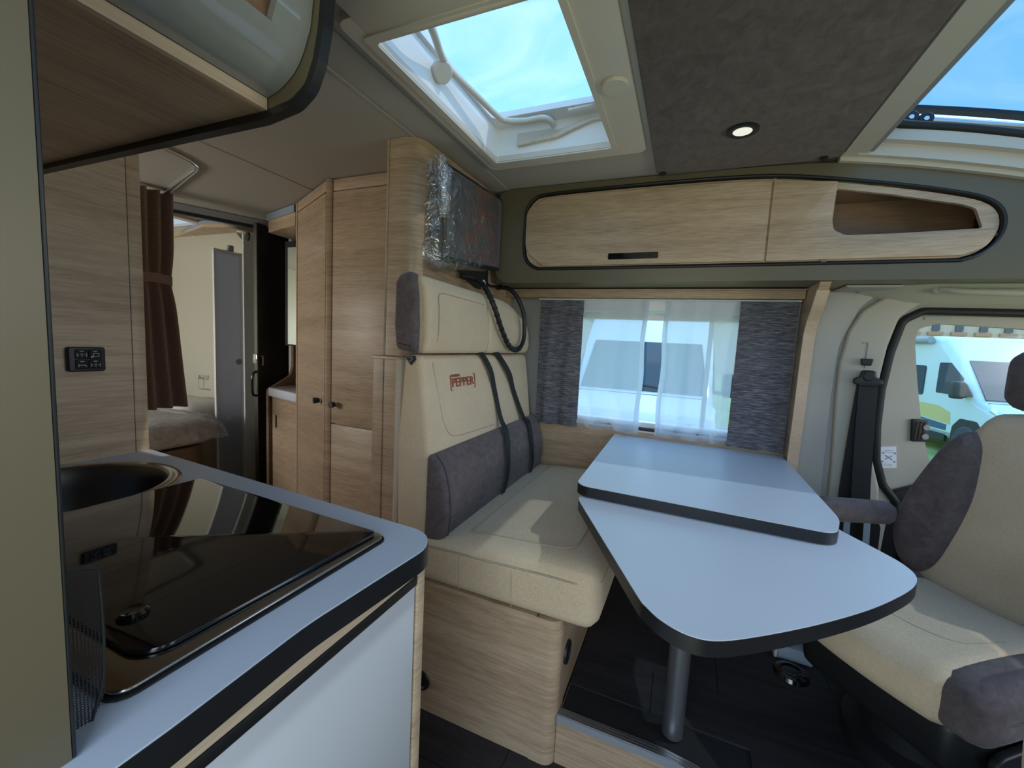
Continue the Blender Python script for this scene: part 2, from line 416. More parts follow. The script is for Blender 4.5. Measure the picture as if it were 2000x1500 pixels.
def rbox(name, c, size, r_, mat, parent=None, n=10, puff=0.0, warp=None):
    """rounded soft box"""
    bm = bmesh.new(); bmesh.ops.create_cube(bm, size=2)
    bmesh.ops.subdivide_edges(bm, edges=list(bm.edges), cuts=n, use_grid_fill=True)
    h = Vector(size)/2
    for v in bm.verts:
        q = v.co.copy()
        # spread the grid so that corners keep enough points
        q = Vector([math.copysign(abs(t)**.75, t) for t in q])
        p = Vector((q.x*h.x, q.y*h.y, q.z*h.z)); inner = Vector((max(0, h.x-r_), max(0, h.y-r_), max(0, h.z-r_)))
        cl = Vector((max(-inner.x, min(inner.x, p.x)), max(-inner.y, min(inner.y, p.y)), max(-inner.z, min(inner.z, p.z))))
        dv = p-cl
        if dv.length > 1e-9: p = cl+dv.normalized()*min(r_, r_) if dv.length > 0 else p
        if puff:
            e_ = (1-abs(q.x)**3)*(1-abs(q.y)**3)*(1) if abs(v.co.z) > .999 else ((1-abs(q.y)**3)*(1-abs(q.z)**3) if abs(v.co.x) > .999 else (1-abs(q.x)**3)*(1-abs(q.z)**3))
            nn = Vector((0, 0, 0)); ax = max(range(3), key=lambda t: abs(v.co[t])); nn[ax] = math.copysign(1, v.co[ax]); p = p+nn*puff*e_
        p = p+Vector(c)
        v.co = warp(p) if warp else p
    return from_bm(name, bm, mat, parent, True, 70)
def text_mesh(name, txt, size, M, mat, parent, ext=.0006, sx=1.0):
    cu = bpy.data.curves.new('txt', 'FONT'); cu.body = txt; cu.size = size; cu.extrude = ext; cu.align_x = 'CENTER'; cu.align_y = 'CENTER'
    cu.offset = size*.012
    o = bpy.data.objects.new('txt', cu); COL.objects.link(o); bpy.context.view_layer.update()
    me = bpy.data.meshes.new_from_object(o.evaluated_get(bpy.context.evaluated_depsgraph_get())); bpy.data.objects.remove(o); bpy.data.curves.remove(cu)
    me.materials.clear(); me.transform(M @ Matrix.Diagonal((sx, 1, 1, 1))); me.name = name
    return link(name, me, mat, parent, False)
def copy_tree(o, parent=None):
    c = o.copy(); COL.objects.link(c); c.parent = parent
    for ch in o.children: copy_tree(ch, c)
    return c

# ================================================================== STRUCTURE
CE = 1.98; PZ = .16; FAR = 2.14
# lower floor with planks
fl = sroot('floor', (0, .5, 0))
box('floor_base', -4.3, 1.9, -.35, 2.2, -.06, -.006, 'black_matte', fl)
yy = -.30; r_i = 0
while yy < 2.15:
    x0 = -4.25+(r_i % 3)*.45
    xs = [-4.25, *[x0+.9+1.25*j for j in range(6) if x0+.9+1.25*j < 1.75], 1.85]
    for a, b_ in zip(xs, xs[1:]):
        if yy > 1.0 and a > -.9: continue
        box('plank', a+.001, b_-.001, yy+.001, yy+.179, -.006, 0, 'floor_dark', fl)
    yy += .18; r_i += 1
# raised dinette / cab platform
pf = sroot('floor_platform', (.4, 1.5, 0))
edge = [(-.262, 1.118), (.0, 1.120), (.06, 1.117), (.14, 1.10), (.24, 1.05), (.33, .97), (.38, .86), (.40, .70), (.40, -.2)]
edge = [(p.x, p.y) for p in catmull([(x, y, 0) for x, y in edge], 4)]
outl = edge+[(1.9, -.2), (1.9, 2.16), (-.262, 2.16)]
prism('platform_riser', outl, 0.0, .142, 'XY', 'oak', pf)
prism('platform_deck', offs(outl, .006), .142, PZ-.006, 'XY', 'black_matte', pf)
row = 0; yy = -.19
while yy < 2.14:
    x0 = -.255
    for (ax_, ay), (bx_, by_) in zip(edge, edge[1:]):
        if ay <= yy+.18+.03: x0 = max(x0, min(ax_, bx_)+.03) if yy+.03 < ay else x0
    if yy < 1.12: x0 = max([ex+.028 for ex, ey in edge if ey >= yy-.02] + [-.255]) if yy > .6 else .43
    if yy < .95 and yy > .6: x0 = .42
    if .95 <= yy < 1.12: x0 = .26
    if yy >= 1.12: x0 = -.258
    xs = [x0]+[x0+(.45, .8, .25)[row % 3]+1.0*j for j in range(3) if x0+(.45, .8, .25)[row % 3]+1.0*j < 1.7]+[1.88]
    for a, b_ in zip(xs, xs[1:]):
        box('plank', a+.001, b_-.001, max(yy, -.19)+.001, min(yy+.18, 2.14)-.001, PZ-.006, PZ, 'floor_dark', pf)
    yy += .18; row += 1
# aluminium step edge with three ribs
def along(pts, off, z):
    out = []
    for i, p in enumerate(pts):
        a = Vector(pts[max(0, i-1)]); c = Vector(pts[min(len(pts)-1, i+1)]); t = (c-a).normalized(); nn = Vector((-t.y, t.x))
        out.append((p[0]+nn.x*off, p[1]+nn.y*off, z))
    return out
def strip(name, pts, o0, o1, z0, z1, mat, parent):
    A = along(pts, o0, z0); B = along(pts, o1, z0); bm = bmesh.new(); V = []
    for a, b_ in zip(A, B): V.append([bm.verts.new(q) for q in ((a[0], a[1], z0), (b_[0], b_[1], z0), (b_[0], b_[1], z1), (a[0], a[1], z1))])
    for p, q in zip(V, V[1:]):
        for j in range(4): bm.faces.new((p[j], p[(j+1) % 4], q[(j+1) % 4], q[j]))
    bm.faces.new(V[0]); bm.faces.new(V[-1])
    return from_bm(name, bm, mat, parent)
tr1 = struct(strip('trim_1', edge, -.006, .026, .140, PZ+.001, 'grey_plastic', None))
for k_ in range(3): strip('rib', edge, -.002+k_*.009, .004+k_*.009, PZ+.001, PZ+.0035, 'aluminium', tr1)

# ceiling with roof-light opening
sky_hole = rpoly([(-.752, .838), (-.302, .838), (-.302, 1.524), (-.752, 1.524)], .012, 3)
rear_hole = [(-3.60, 1.45), (-3.17, 1.45), (-3.17, 1.87), (-3.60, 1.87)]
cl = sroot('ceiling', (-1, 1, CE))
plate('ceiling_panel', [(-.835, -.4), (.437, -.4), (.437, 2.2), (-.835, 2.2)], [sky_hole], CE, CE+.05, 'XY', 'ceiling_beige', cl)
plate('ceiling_panel', [(-4.3, -.4), (-.838, -.4), (-.838, 2.2), (-4.3, 2.2)], [rear_hole], CE-.004, CE+.05, 'XY', 'ceiling_beige', cl)
for i_, (x_, y0_, y1_) in enumerate(((-.962, -.3, 2.1), (-1.812, -.3, 2.1))):
    prism('cover_bead', rpoly([(x_-.006, CE-.007), (x_+.006, CE-.007), (x_+.006, CE-.003), (x_-.006, CE-.003)], .002, 2), y0_, y1_, 'XZ', 'ceiling_beige', cl)
# walls
wb = sroot('wall_back', (-1, FAR, 0))
win = rpoly([(-.60, .875), (.30, .875), (.30, 1.475), (-.60, 1.475)], .05, 4)
plate('side_wall', [(-4.3, -.05), (.50, -.05), (.50, CE), (-4.3, CE)], [win], FAR, FAR+.035, 'XZ', 'trim_grey', wb)
box('dado_panel', -.93, .455, FAR-.014, FAR, PZ, .838, 'oak', wb)
box('sill_gap', -.75, .455, FAR-.012, FAR, .838, .850, 'oak', wb)
box('upper_panel', -1.05, .47, FAR-.012, FAR, 1.52, CE, 'oak', wb)
bl = sroot('wall_rear', (-4.3, 1, 0)); box('rear_wall', -4.34, -4.30, -.4, 2.2, -.05, CE+.05, 'bath_wall', bl)
# entrance side wall: open entrance door, passenger window
wf = sroot('wall_front', (0, -.4, 0))
plate('side_wall', [(-4.3, -.05), (1.9, -.05), (1.9, CE), (-4.3, CE)], [[(-.42, .02), (.36, .02), (.36, 1.88), (-.42, 1.88)], [(.75, .95), (1.55, .95), (1.55, 1.42), (.75, 1.42)], [(-3.85, .98), (-2.85, .98), (-2.85, 1.52), (-3.85, 1.52)]], -.40, -.36, 'XZ', 'trim_grey', wf)
wc = sroot('wall_cab', (1.9, 1, 0))
plate('cab_front', [(-.4, -.05), (2.2, -.05), (2.2, 2.0), (-.4, 2.0)], [[(0, 1.02), (1.9, 1.02), (1.8, 1.60), (.1, 1.60)]], 1.86, 1.90, 'YZ', 'black_matte', wc)
# rear far corner: rounded washroom wall skin
wr = sroot('wall_washroom', (-3.4, 2.1, 0))
pr = [(2.10, 0), (2.10, 1.62), (2.085, 1.74), (2.04, 1.85), (1.96, 1.93), (1.86, 1.965), (1.86, 1.975), (2.135, 1.975), (2.135, 0)]
prism('wall_skin', pr, -4.28, -2.96, 'YZ', 'bath_wall', wr)

# ---- window_1 : side window behind the curtains
w1 = sroot('window_1', (-.15, FAR, .85))
plate('frame', rpoly([(-.63, .85), (.33, .85), (.33, 1.50), (-.63, 1.50)], .05, 4), [rpoly([(-.575, .90), (.275, .90), (.275, 1.445), (-.575, 1.445)], .04, 4)], FAR-.012, FAR+.05, 'XZ', 'white_plastic', w1)
box('blind_housing', -.62, .32, FAR-.028, FAR-.010, 1.445, 1.505, 'white_plastic', w1, .004)
box('blind_bar', -.57, .27, FAR-.022, FAR-.008, 1.405, 1.440, 'white_plastic', w1, .004)
box('blind_bar', -.57, .27, FAR-.024, FAR-.008, .860, .876, 'black', w1, .002)
for a, b_ in ((-.57, .095), (.105, .27)): box('pane', a, b_, FAR+.028, FAR+.034, .90, 1.45, 'pane', w1)
box('pane_rail', .09, .11, FAR+.02, FAR+.045, .90, 1.45, 'white_plastic', w1)
# ---- window_2 : roof light over the aisle
w2 = sroot('window_2', (-.5, 1.2, CE))
outer = rpoly([(-.80, .76), (-.192, .76), (-.192, 1.592), (-.80, 1.592)], .03, 4)
inner = rpoly([(-.750, .84), (-.302, .84), (-.302, 1.522), (-.750, 1.522)], .012, 3)
plate('frame', outer, [inner], CE-.018, CE+.002, 'XY', 'cream_plastic', w2)
plate('frame_lip', rpoly([(-.772, .815), (-.285, .815), (-.285, 1.543), (-.772, 1.543)], .014, 3), [inner], CE-.023, CE-.017, 'XY', 'cream_plastic', w2)
plate('shaft', offs(inner, -.012), [offs(inner, -.0015)], CE+.003, CE+.105, 'XY', 'white_plastic', w2)
rim_o = offs(inner, -.02); rim_i = rpoly([(-.738, .84), (-.345, .84), (-.345, 1.452), (-.738, 1.452)], .02, 3)
plate('top_rim', rim_o, [rim_i], CE+.105, CE+.125, 'XY', 'white_plastic', w2)
def dome(u, v):
    x = -.78+u*.50; y = .80+v*.69; b_ = (1-(2*u-1)**4)*(1-(2*v-1)**4)
    return Vector((x, y, CE+.135+.05*b_))
grid('dome_pane', 16, 16, dome, 'acrylic', w2)
tube('crank_bar', [(-.69, .80, 2.075), (-.683, .95, 2.07), (-.712, 1.06, 2.062), (-.722, 1.13, 2.062), (-.706, 1.27, 2.062), (-.69, 1.40, 2.062), (-.662, 1.432, 2.058), (-.60, 1.445, 2.056), (-.54, 1.445, 2.056), (-.515, 1.462, 2.052), (-.508, 1.485, 2.044)], .0105, 'cream_plastic', w2, 12)
cyl('bar_knob', (-.742, 1.10, 2.050), (.75, -.25, -.6), .030, .026, 'cream_plastic', w2)
prism('bar_latch', rpoly([(-.66, 2.005), (-.50, 2.018), (-.45, 2.035), (-.38, 2.055), (-.33, 2.058), (-.33, 2.066), (-.40, 2.066), (-.47, 2.05), (-.505, 2.042), (-.53, 2.05), (-.66, 2.05)], .004, 2), 1.508, 1.523, 'XZ', 'cream_plastic', w2, r=.003)
for x_ in (-.60, -.57, -.54): box('latch_slot', x_, x_+.016, 1.505, 1.509, 2.012, 2.032, 'pano_frame', w2, .002)
prism('hinge', rpoly([(-.455, 2.075), (-.365, 2.080), (-.36, 2.10), (-.45, 2.10)], .006, 2), 1.46, 1.485, 'XZ', 'white_plastic', w2, r=.002)
cyl('hinge_screw', (-.435, 1.46, 2.087), (0, -1, 0), .005, .003, 'steel', w2, 12)
cyl('blind_catch', (-.236, 1.175, CE-.018), (0, 0, -1), .036, .010, 'cream_plastic', w2)
tube('blind_pull', [(-.66, .832, CE-.014), (-.50, .832, CE-.016), (-.36, .832, CE-.014)], .011, 'cream_plastic', w2, 10)
box('blind_cassette', -.752, -.302, .70, .842, CE-.020, CE-.004, 'cream_plastic', w2, .005)
# ---- window_3 : sloping panorama roof window over the cab
w3 = sroot('window_3', (1, 1, 1.9))
def slope(p):
    t = max(0, p.x-.437); return Vector((p.x, p.y, p.z-.16*t-.12*t*t))
def sect(o0, o1): return o0, o1
gx = [.437+i*(1.45/14) for i in range(15)]
def slab(name, x0, x1, y0, y1, z0, z1, mat, parent, nx=14):
    xs = [x0+(x1-x0)*i/nx for i in range(nx+1)]; bm = bmesh.new(); V = []
    for x in xs: V.append([bm.verts.new(slope(Vector((x, y, z)))) for y, z in ((y0, z0), (y1, z0), (y1, z1), (y0, z1))])
    for a, b_ in zip(V, V[1:]):
        for j in range(4): bm.faces.new((a[j], a[(j+1) % 4], b_[(j+1) % 4], b_[j]))
    bm.faces.new(V[0]); bm.faces.new(V[-1]); return from_bm(name, bm, mat, parent)
slab('frame', .440, .478, .0, 1.835, CE-.014, CE+.03, 'pano_frame', w3, 2)
slab('frame', .478, .506, .0, 1.80, CE-.008, CE+.05, 'pano_frame', w3, 2)
slab('shaft_wall', .506, .522, .0, 1.80, CE-.002, CE+.085, 'grey_plastic', w3, 2)
slab('frame', .437, 1.86, 1.800, 1.822, CE-.012, CE+.05, 'pano_frame', w3)
slab('frame', .437, 1.86, 1.822, 1.850, CE-.026, CE+.05, 'pano_frame', w3)
slab('frame', .437, 1.86, -.4, .30, CE-.02, CE+.05, 'pano_frame', w3)
slab('frame', 1.62, 1.90, -.4, 2.2, CE-.02, CE+.05, 'pano_frame', w3, 3)
slab('shaft_wall', .522, 1.62, 1.772, 1.80, CE+.028, CE+.075, 'pano_frame', w3)
tube('gasket', [slope(Vector((.535, 1.55, CE+.085))), slope(Vector((.535, 1.66, CE+.083))), slope(Vector((.542, 1.735, CE+.078))), slope(Vector((.58, 1.772, CE+.075))), slope(Vector((.8, 1.776, CE+.074))), slope(Vector((1.2, 1.776, CE+.072))), slope(Vector((1.6, 1.776, CE+.072)))], .014, 'rubber', w3, 10)
slab('roof_skin', .437, 1.86, 1.850, 2.2, CE-.045, CE+.05, 'taupe', w3)
slab('lid_frame', .56, 1.6, 1.80, 1.83, CE+.138, CE+.150, 'black', w3)
slab('lid_pane', .50, 1.66, .25, 1.84, CE+.150, CE+.156, 'acrylic_pano', w3)
s0, s1 = slope(Vector((.64, 1.79, CE+.098))), slope(Vector((1.02, 1.79, CE+.108)))
tube('lid_strut', [s0, s1], .011, 'aluminium', w3, 10, sm=1)
for q in (s0, slope(Vector((.60, 1.785, CE+.098)))):
    cyl('strut_joint', q+Vector((0, .006, 0)), (0, -1, 0), .021, .018, 'black', w3, 18)
    cyl('joint_screw', q+Vector((0, -.012, 0)), (0, -1, 0), .007, .003, 'chrome', w3, 12)
for x_, z_ in ((.955, .098), (1.03, .112), (1.02, .085), (1.07, .10)):
    q = slope(Vector((x_, 1.785, CE+z_))); rbox('strut_bracket', q, (.085, .03, .024), .008, 'black', w3, 4)
for x_, z_ in ((.945, .072), (1.01, .066)):
    q = slope(Vector((x_, 1.785, CE+z_))); cyl('strut_joint', q, (0, -1, 0), .018, .016, 'black', w3, 18); cyl('joint_screw', q+Vector((0, -.016, 0)), (0, -1, 0), .008, .003, 'chrome', w3, 12)
for y0_, y1_ in ((1.10, 1.30),):
    prism('lid_guard', [(y0_, CE+.06), (1.14, CE+.115), (1.19, CE+.125), (1.23, CE+.10), (1.27, CE+.105), (1.31, CE+.06)], .523, .532, 'YZ', 'grey_plastic', w3)
prism('lid_guard', [(1.66, CE+.06), (1.69, CE+.112), (1.72, CE+.112), (1.75, CE+.06)], .523, .532, 'YZ', 'rubber', w3)
# window_4 : small roof light at the rear
w4 = sroot('window_4', (-3.4, 1.6, CE))
plate('frame', [(-3.66, 1.39), (-3.11, 1.39), (-3.11, 1.85), (-3.66, 1.85)], [[(-3.595, 1.455), (-3.175, 1.455), (-3.175, 1.84), (-3.595, 1.84)]], CE-.022, CE-.005, 'XY', 'cream_plastic', w4)
plate('shaft', offs(rear_hole, -.012), [offs(rear_hole, .002)], CE+.001, CE+.10, 'XY', 'white_plastic', w4)
box('pane', -3.62, -3.15, 1.43, 1.89, CE+.10, CE+.106, 'acrylic', w4)

# ---- suede ceiling panel with lamp
cp = struct(prism('ceiling_suede', rpoly([(-.172, -.2), (.434, -.2), (.434, 1.815), (.375, 1.828), (-.140, 1.822), (-.172, 1.80)], [.01, .01, .01, .01, .02, .02], 3), CE-.016, CE-.001, 'XY', 'suede_brown', None, r=.005))
for x_, y_ in ((-.146, 1.795), (.385, 1.805)): cyl('button', (x_, y_, CE-.016), (0, 0, -1), .013, .006, 'black', cp, 16)
lp = thing('ceiling_spotlight', 'round recessed spotlight with dark ring in the brown suede ceiling panel', 'lamp', (.103, 1.527, CE-.016))
lathe('ring', [(.026, 0), (.046, 0), (.046, .005), (.040, .008), (.028, .006), (.026, 0)], (.103, 1.527, CE-.016), (0, 0, -1), 'black', lp)
cyl('lens', (.103, 1.527, CE-.016), (0, 0, -1), .028, .006, 'lamp_face', lp)

# ================================================================== OVERHEAD CABINET (far side)
OY = 1.84
oc = thing('overhead_cabinet', 'long taupe overhead cabinet with oak doors above the curtained side window', 'cabinet', (0, 2.0, 1.55))
topc = [(-.86, 1.976), (-.57, 1.976), (-.159, 1.972), (.154, 1.968), (.43, 1.955), (.60, 1.925), (.80, 1.880), (1.0, 1.82), (1.25, 1.73), (1.55, 1.60)]
topc = [(p.x, p.z) for p in catmull([(x, 0, z) for x, z in topc], 3)]
fas = rpoly([(-.887, 1.545), (1.60, 1.548), (1.60, 1.59)]+topc[::-1][1:-1]+[(-.887, 1.976)], [.07, 0, 0]+[0]*(len(topc)-2)+[.085], 5)
ringp = [(-.735, 1.885), (-.70, 1.925), (-.64, 1.94), (-.40, 1.944), (-.137, 1.943), (.05, 1.940), (.224, 1.932), (.385, 1.910), (.606, 1.866), (.76, 1.828), (.84, 1.80), (.880, 1.765), (.893, 1.72), (.885, 1.675), (.858, 1.635), (.81, 1.610), (.74, 1.606), (.257, 1.606), (-.3, 1.606), (-.62, 1.607), (-.68, 1.612), (-.725, 1.645), (-.742, 1.70), (-.742, 1.83)]
ringp = [(p.x, p.y) for p in catmull([(x, z, 0) for x, z in ringp[::-1]], 3, True)]
plate('fascia', fas, [ringp], OY, OY+.02, 'XZ', 'taupe', oc)
rg = [(x, OY-.001, z) for x, z in ringp]
tube('groove_trim', rg, .0058, 'black_edge', oc, 8, True, 0)
inn = offs(ringp if area2(ringp) > 0 else ringp[::-1], .010)
# oak surround with the open shelf cut out
shelf = rpoly([(.441, 1.700), (.846, 1.708), (.822, 1.772), (.785, 1.788), (.60, 1.835), (.444, 1.868)], [.03, .006, .02, .02, 0, .006], 4)
plate('inner_panel', inn, [shelf], OY+.006, OY+.020, 'XZ', 'oak', oc)
# doors: left flap and right shaped flap, proud of the panel
def inside_top(x):   # height of the ring's top edge
    c = [p for p in ringp if p[1] > 1.75]; c = sorted(c); 
    for a, b_ in zip(c, c[1:]):
        if a[0] <= x <= b_[0]: return a[1]+(b_[1]-a[1])*(x-a[0])/max(1e-6, b_[0]-a[0])
    return c[0][1]
xs = [-.64+i*(.240+.64)/12 for i in range(13)]
d1 = [(-.64, 1.618), (.240, 1.620)]+[(x, min(inside_top(x)-.020, 1.925)) for x in xs[::-1]]+[(-.735, 1.88), (-.735, 1.69)]
d1 = rpoly(d1, [.0, .004]+[.004]+[0]*11+[.02, .05, .09], 4)
dl = prism('door', d1, OY-.006, OY+.006, 'XZ', 'oak', oc, r=.002)
hd = prism('handle', rpoly([(-.346, 1.640), (-.141, 1.640), (-.141, 1.666), (-.346, 1.666)], .004, 2), OY-.0085, OY-.004, 'XZ', 'black_gloss', dl)
d2 = [(.246, 1.618), (.80, 1.622), (.862, 1.650), (.875, 1.70), (.482, 1.702), (.447, 1.722), (.436, 1.77), (.442, 1.890), (.246, 1.912)]
prism('door', rpoly(d2, [.004, .05, .05, .004, .04, .02, 0, .004, .004], 4), OY-.006, OY+.006, 'XZ', 'oak', oc, r=.002)
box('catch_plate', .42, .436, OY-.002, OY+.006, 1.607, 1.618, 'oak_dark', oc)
# carcass behind
box('carcass_bottom', -.885, 1.55, OY+.02, FAR-.012, 1.548, 1.562, 'taupe', oc)
box('carcass_side', -.885, -.87, OY+.02, FAR-.012, 1.56, 1.975, 'taupe', oc)
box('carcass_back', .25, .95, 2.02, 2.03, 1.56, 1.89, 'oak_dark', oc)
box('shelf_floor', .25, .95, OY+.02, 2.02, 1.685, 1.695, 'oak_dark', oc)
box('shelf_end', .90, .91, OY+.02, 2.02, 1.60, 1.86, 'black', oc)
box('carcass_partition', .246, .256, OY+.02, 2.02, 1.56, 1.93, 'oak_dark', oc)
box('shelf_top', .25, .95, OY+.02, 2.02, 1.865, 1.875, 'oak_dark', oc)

# window surround (oak): valance and side board with swept front edge
vs = thing('window_valance', 'slim oak valance above the grey and white curtains', 'trim', (0, 2.06, 1.5))
box('board', -.99, .432, 2.050, 2.066, 1.503, 1.542, 'oak', vs, .002)
box('top_board', -.99, .432, 2.03, FAR-.014, 1.5385, 1.5425, 'oak', vs)
sb = thing('window_side_board', 'upright oak board with swept edge beside the dark grey curtain', 'board', (.45, 2.05, PZ))
sbp = [(2.125, PZ+.002), (2.125, 1.547), (1.875, 1.547), (1.895, 1.52), (1.94, 1.46), (1.99, 1.41), (2.015, 1.36), (2.022, 1.26), (2.025, 1.0), (2.035, .85), (2.04, PZ+.002)]
sbp = rpoly(sbp, [0, 0, 0, .02, .05, .05, .04, 0, 0, 0, 0], 4)
prism('panel', sbp, .436, .470, 'YZ', 'oak', sb)
ed = [(.452, y-.003, z) for y, z in sbp if y < 2.06 and z < 1.545]; ed.sort(key=lambda q: q[2])
ribbon('edge_band', ed, .040, .008, (1, 0, 0), 'oak_edge', sb, 1)

# ================================================================== CURTAINS
def curtain(name, label, x0, x1, z0, z1, y, mat, amp, nw, group, cat='curtain', seed=0, bow=0.0, top=True):
    t = thing(name, label, cat, ((x0+x1)/2, y, z0), group)
    def fn(u, v):
        x = x0+(x1-x0)*u; z = z1+(z0-z1)*v
        a = amp*(.35+.65*v)
        yy_ = y+a*math.sin(2*math.pi*(nw*u+seed)+.6*math.sin(3*v+seed))+.3*a*math.sin(2*math.pi*(2.3*nw*u+seed*2)+2*v)
        sag = -.007+.002*math.sin(math.pi*u*nw*2+seed)*v
        return Vector((x+bow*math.sin(math.pi*v)*(1 if u > .5 else -1)*abs(2*u-1)+.006*v*math.sin(seed*9+7*u), yy_, z+sag))
    grid('cloth', 40, 24, fn, mat, t)
    return t
c1 = curtain('side_curtain', 'streaky grey curtain panel nearest the bench backrest', -.732, -.500, .848, 1.503, 2.098, 'curtain_grey', .006, 2.0, 'grey side window curtains', seed=.2)
c2 = curtain('side_curtain', 'streaky dark grey curtain panel against the swept oak board', .205, .425, .848, 1.503, 2.095, 'curtain_grey', .004, 1.5, 'grey side window curtains', seed=.7)
def hems(t, x0, x1, y):
    ribbon('hem', [(x0, y-.004, .870), ((x0+x1)/2, y-.006, .868), (x1, y-.004, .870)], .014, .0015, (0, 0, 1), 'sheer', t, 4)
c3 = curtain('sheer_curtain', 'white sheer curtain next to the grey curtain at the bench', -.515, -.190, .850, 1.503, 2.108, 'sheer', .008, 2.0, 'white sheer curtains', seed=.1, bow=-.006); hems(c3, -.50, -.195, 2.108)
c4 = curtain('sheer_curtain', 'white sheer curtain with tied-back edge beside the dark grey curtain', -.105, .212, .850, 1.503, 2.106, 'sheer', .010, 3.0, 'white sheer curtains', seed=.5, bow=-.008); hems(c4, -.10, .21, 2.106)
for t, x_, s_ in ((c3, -.197, 1), (c4, -.098, 2)):
    pts = [(x_+.004*math.sin(s_+j*1.3), 2.102, 1.503-j*.65/9) for j in range(10)]
    ribbon('gathered_edge', pts, .022, .003, (1, .2, 0), 'sheer', t, 3)
rl = tag(prism('curtain_rail', rpoly([(2.088, 1.497), (2.112, 1.497), (2.112, 1.5035), (2.088, 1.5035)], .002, 2), -.74, .43, 'YZ', 'white_plastic'), 'slim white curtain rail under the oak valance', 'rail')

# ================================================================== BENCH
be = thing('bench_seat', 'two-seat forward bench with beige fabric cushions and dark suede bolsters on an oak box', 'bench', (-.5, 1.6, 0))
base = box('base', -.90, -.335, 1.096, 1.112, 0, .462, 'oak', be)
q = [(-.335, 1.094), (-.335, 1.112)]
cor = rpoly([(-.338, 1.094), (-.262, 1.094), (-.262, 1.18), (-.278, 1.18), (-.278, 1.112), (-.338, 1.112)], [0, .062, 0, 0, .045, 0], 8)
prism('corner_post', cor, 0, .462, 'XY', 'oak', be)
fp = box('front_panel', -.278, -.262, 1.18, 2.10, PZ, .462, 'oak', be)
lathe('air_vent', [(0, .004), (.022, .004), (.026, .007), (.034, .007), (.036, 0), (0, 0)], (-.262, 1.185, .315), (1, 0, 0), 'black', fp, 24)
lathe('air_outlet', [(0, .003), (.022, .003), (.026, .008), (.034, .006), (.036, 0), (0, 0)], (-.735, 1.096, .105), (0, -1, 0), 'black', base, 28)
box('top_board', -.90, -.28, 1.112, 2.10, .445, .460, 'oak_dark', be)
# seat cushion
def seatwarp(p):
    t = max(0, min(1, (p.x+.74)/.58)); hz = max(0, min(1, (p.z-.50)/.10))
    return Vector((p.x, p.y, p.z+hz*(.030*math.sin(t*math.pi*.62)+.006)))
sc = rbox('seat_cushion', (-.472, 1.585, .536), (.62, 1.0, .150), .042, 'beige_fabric', be, 16, .006, seatwarp)
lp_ = rpoly([(-.60, 1.165), (-.255, 1.165), (-.235, 2.02), (-.60, 2.02)], [.0, .06, .05, 0], 6)
zt_ = lambda x: .6125+.004+(.030*math.sin(max(0, min(1, (x+.74)/.58))*math.pi*.62)+.006)
tube('seam', [(x, y, zt_(x)) for x, y in lp_], .0022, 'stitch', sc, 6, True, 0)
tube('piping', [(-.76, 1.082, .592), (-.55, 1.080, .598), (-.34, 1.080, .604), (-.24, 1.083, .603), (-.20, 1.095, .602), (-.172, 1.125, .603), (-.162, 1.2, .604), (-.160, 1.9, .604)], .0030, 'stitch', sc, 6)
for x_ in (-.60, -.42): tube('seam', [(x_, 1.0805, .590), (x_+.003, 1.0785, .53), (x_+.003, 1.084, .475)], .0016, 'stitch', sc, 6, sm=2)
# backrest main
bp = [(-.86, .47), (-.735, .56), (-.722, .70), (-.738, .88), (-.760, 1.06), (-.782, 1.205), (-.850, 1.205), (-.872, .90)]
bk = prism('backrest', rpoly(bp, [.01, .03, .05, .05, .05, .028, .03, .02], 5), 1.105, 2.055, 'XZ', 'beige_fabric', be, r=.022, seg=4, ang=60)
def on_back(z): return -.738-(z-.88)*.135+.0005
lo = rpoly([(1.205, 1.192), (1.165, 1.19), (1.20, .985), (1.235, .925), (1.30, .912), (1.60, .905)], [0, .02, .06, .05, .05, 0], 5)[1:]
tube('seam', [(on_back(z)+.0005, y, z) for y, z in lo[3:]], .0020, 'stitch', bk, 6, sm=0)
box('side_shell', -.888, -.862, 1.112, 2.05, .46, 1.19, 'beige_side', be, .008)
# logo on the backrest
Mx = Matrix(((0, 0, 1, on_back(1.10)+.0035), (1, 0, 0, 1.357), (0, 1, 0, 1.105), (0, 0, 0, 1)))
lg = text_mesh('embroidered_logo', 'PEPPER', .046, Mx @ Matrix.Rotation(R(-7.5), 4, 'X'), 'logo_red', bk, sx=1.15)
Mx2 = Matrix(((0, 0, 1, on_back(1.13)+.0035), (1, 0, 0, 1.305), (0, 1, 0, 1.131), (0, 0, 0, 1)))
text_mesh('embroidered_logo', 'WEINSBERG', .0125, Mx2 @ Matrix.Rotation(R(-7.5), 4, 'X'), 'logo_red', bk, sx=.95)
for y_, s_ in ((1.268, 1), (1.450, -1)):
    tube('logo_bracket', [(on_back(z)+.0030, y, z) for y, z in ((y_+s_*.013, 1.132), (y_, 1.132), (y_, 1.079), (y_+s_*.013, 1.079))], .0018, 'logo_red', bk, 6, sm=1)
prism('corner_tag', [(-.845, 1.200), (-.800, 1.203), (-.798, 1.190), (-.815, 1.172)], 1.100, 1.104, 'XZ', 'black', be)
tube('tag_emblem', [(-.836, 1.0985, 1.196), (-.822, 1.0985, 1.184), (-.808, 1.0985, 1.194), (-.822, 1.0985, 1.198)], .0009, 'icon_white', be, 5, True, 3)
# dark lumbar bolster
lb = [(-.752, .60), (-.735, .585), (-.69, .582), (-.668, .62), (-.660, .70), (-.668, .78), (-.690, .85), (-.722, .887), (-.748, .882)]
lm = prism('lumbar_bolster', rpoly(lb, .02, 4), 1.100, 2.065, 'XZ', 'suede', be, r=.020, seg=4, ang=60)
tube('piping', [(x+.001, 1.122, z) for x, z in lb[1:8]], .0024, 'stitch_dark', lm, 6)
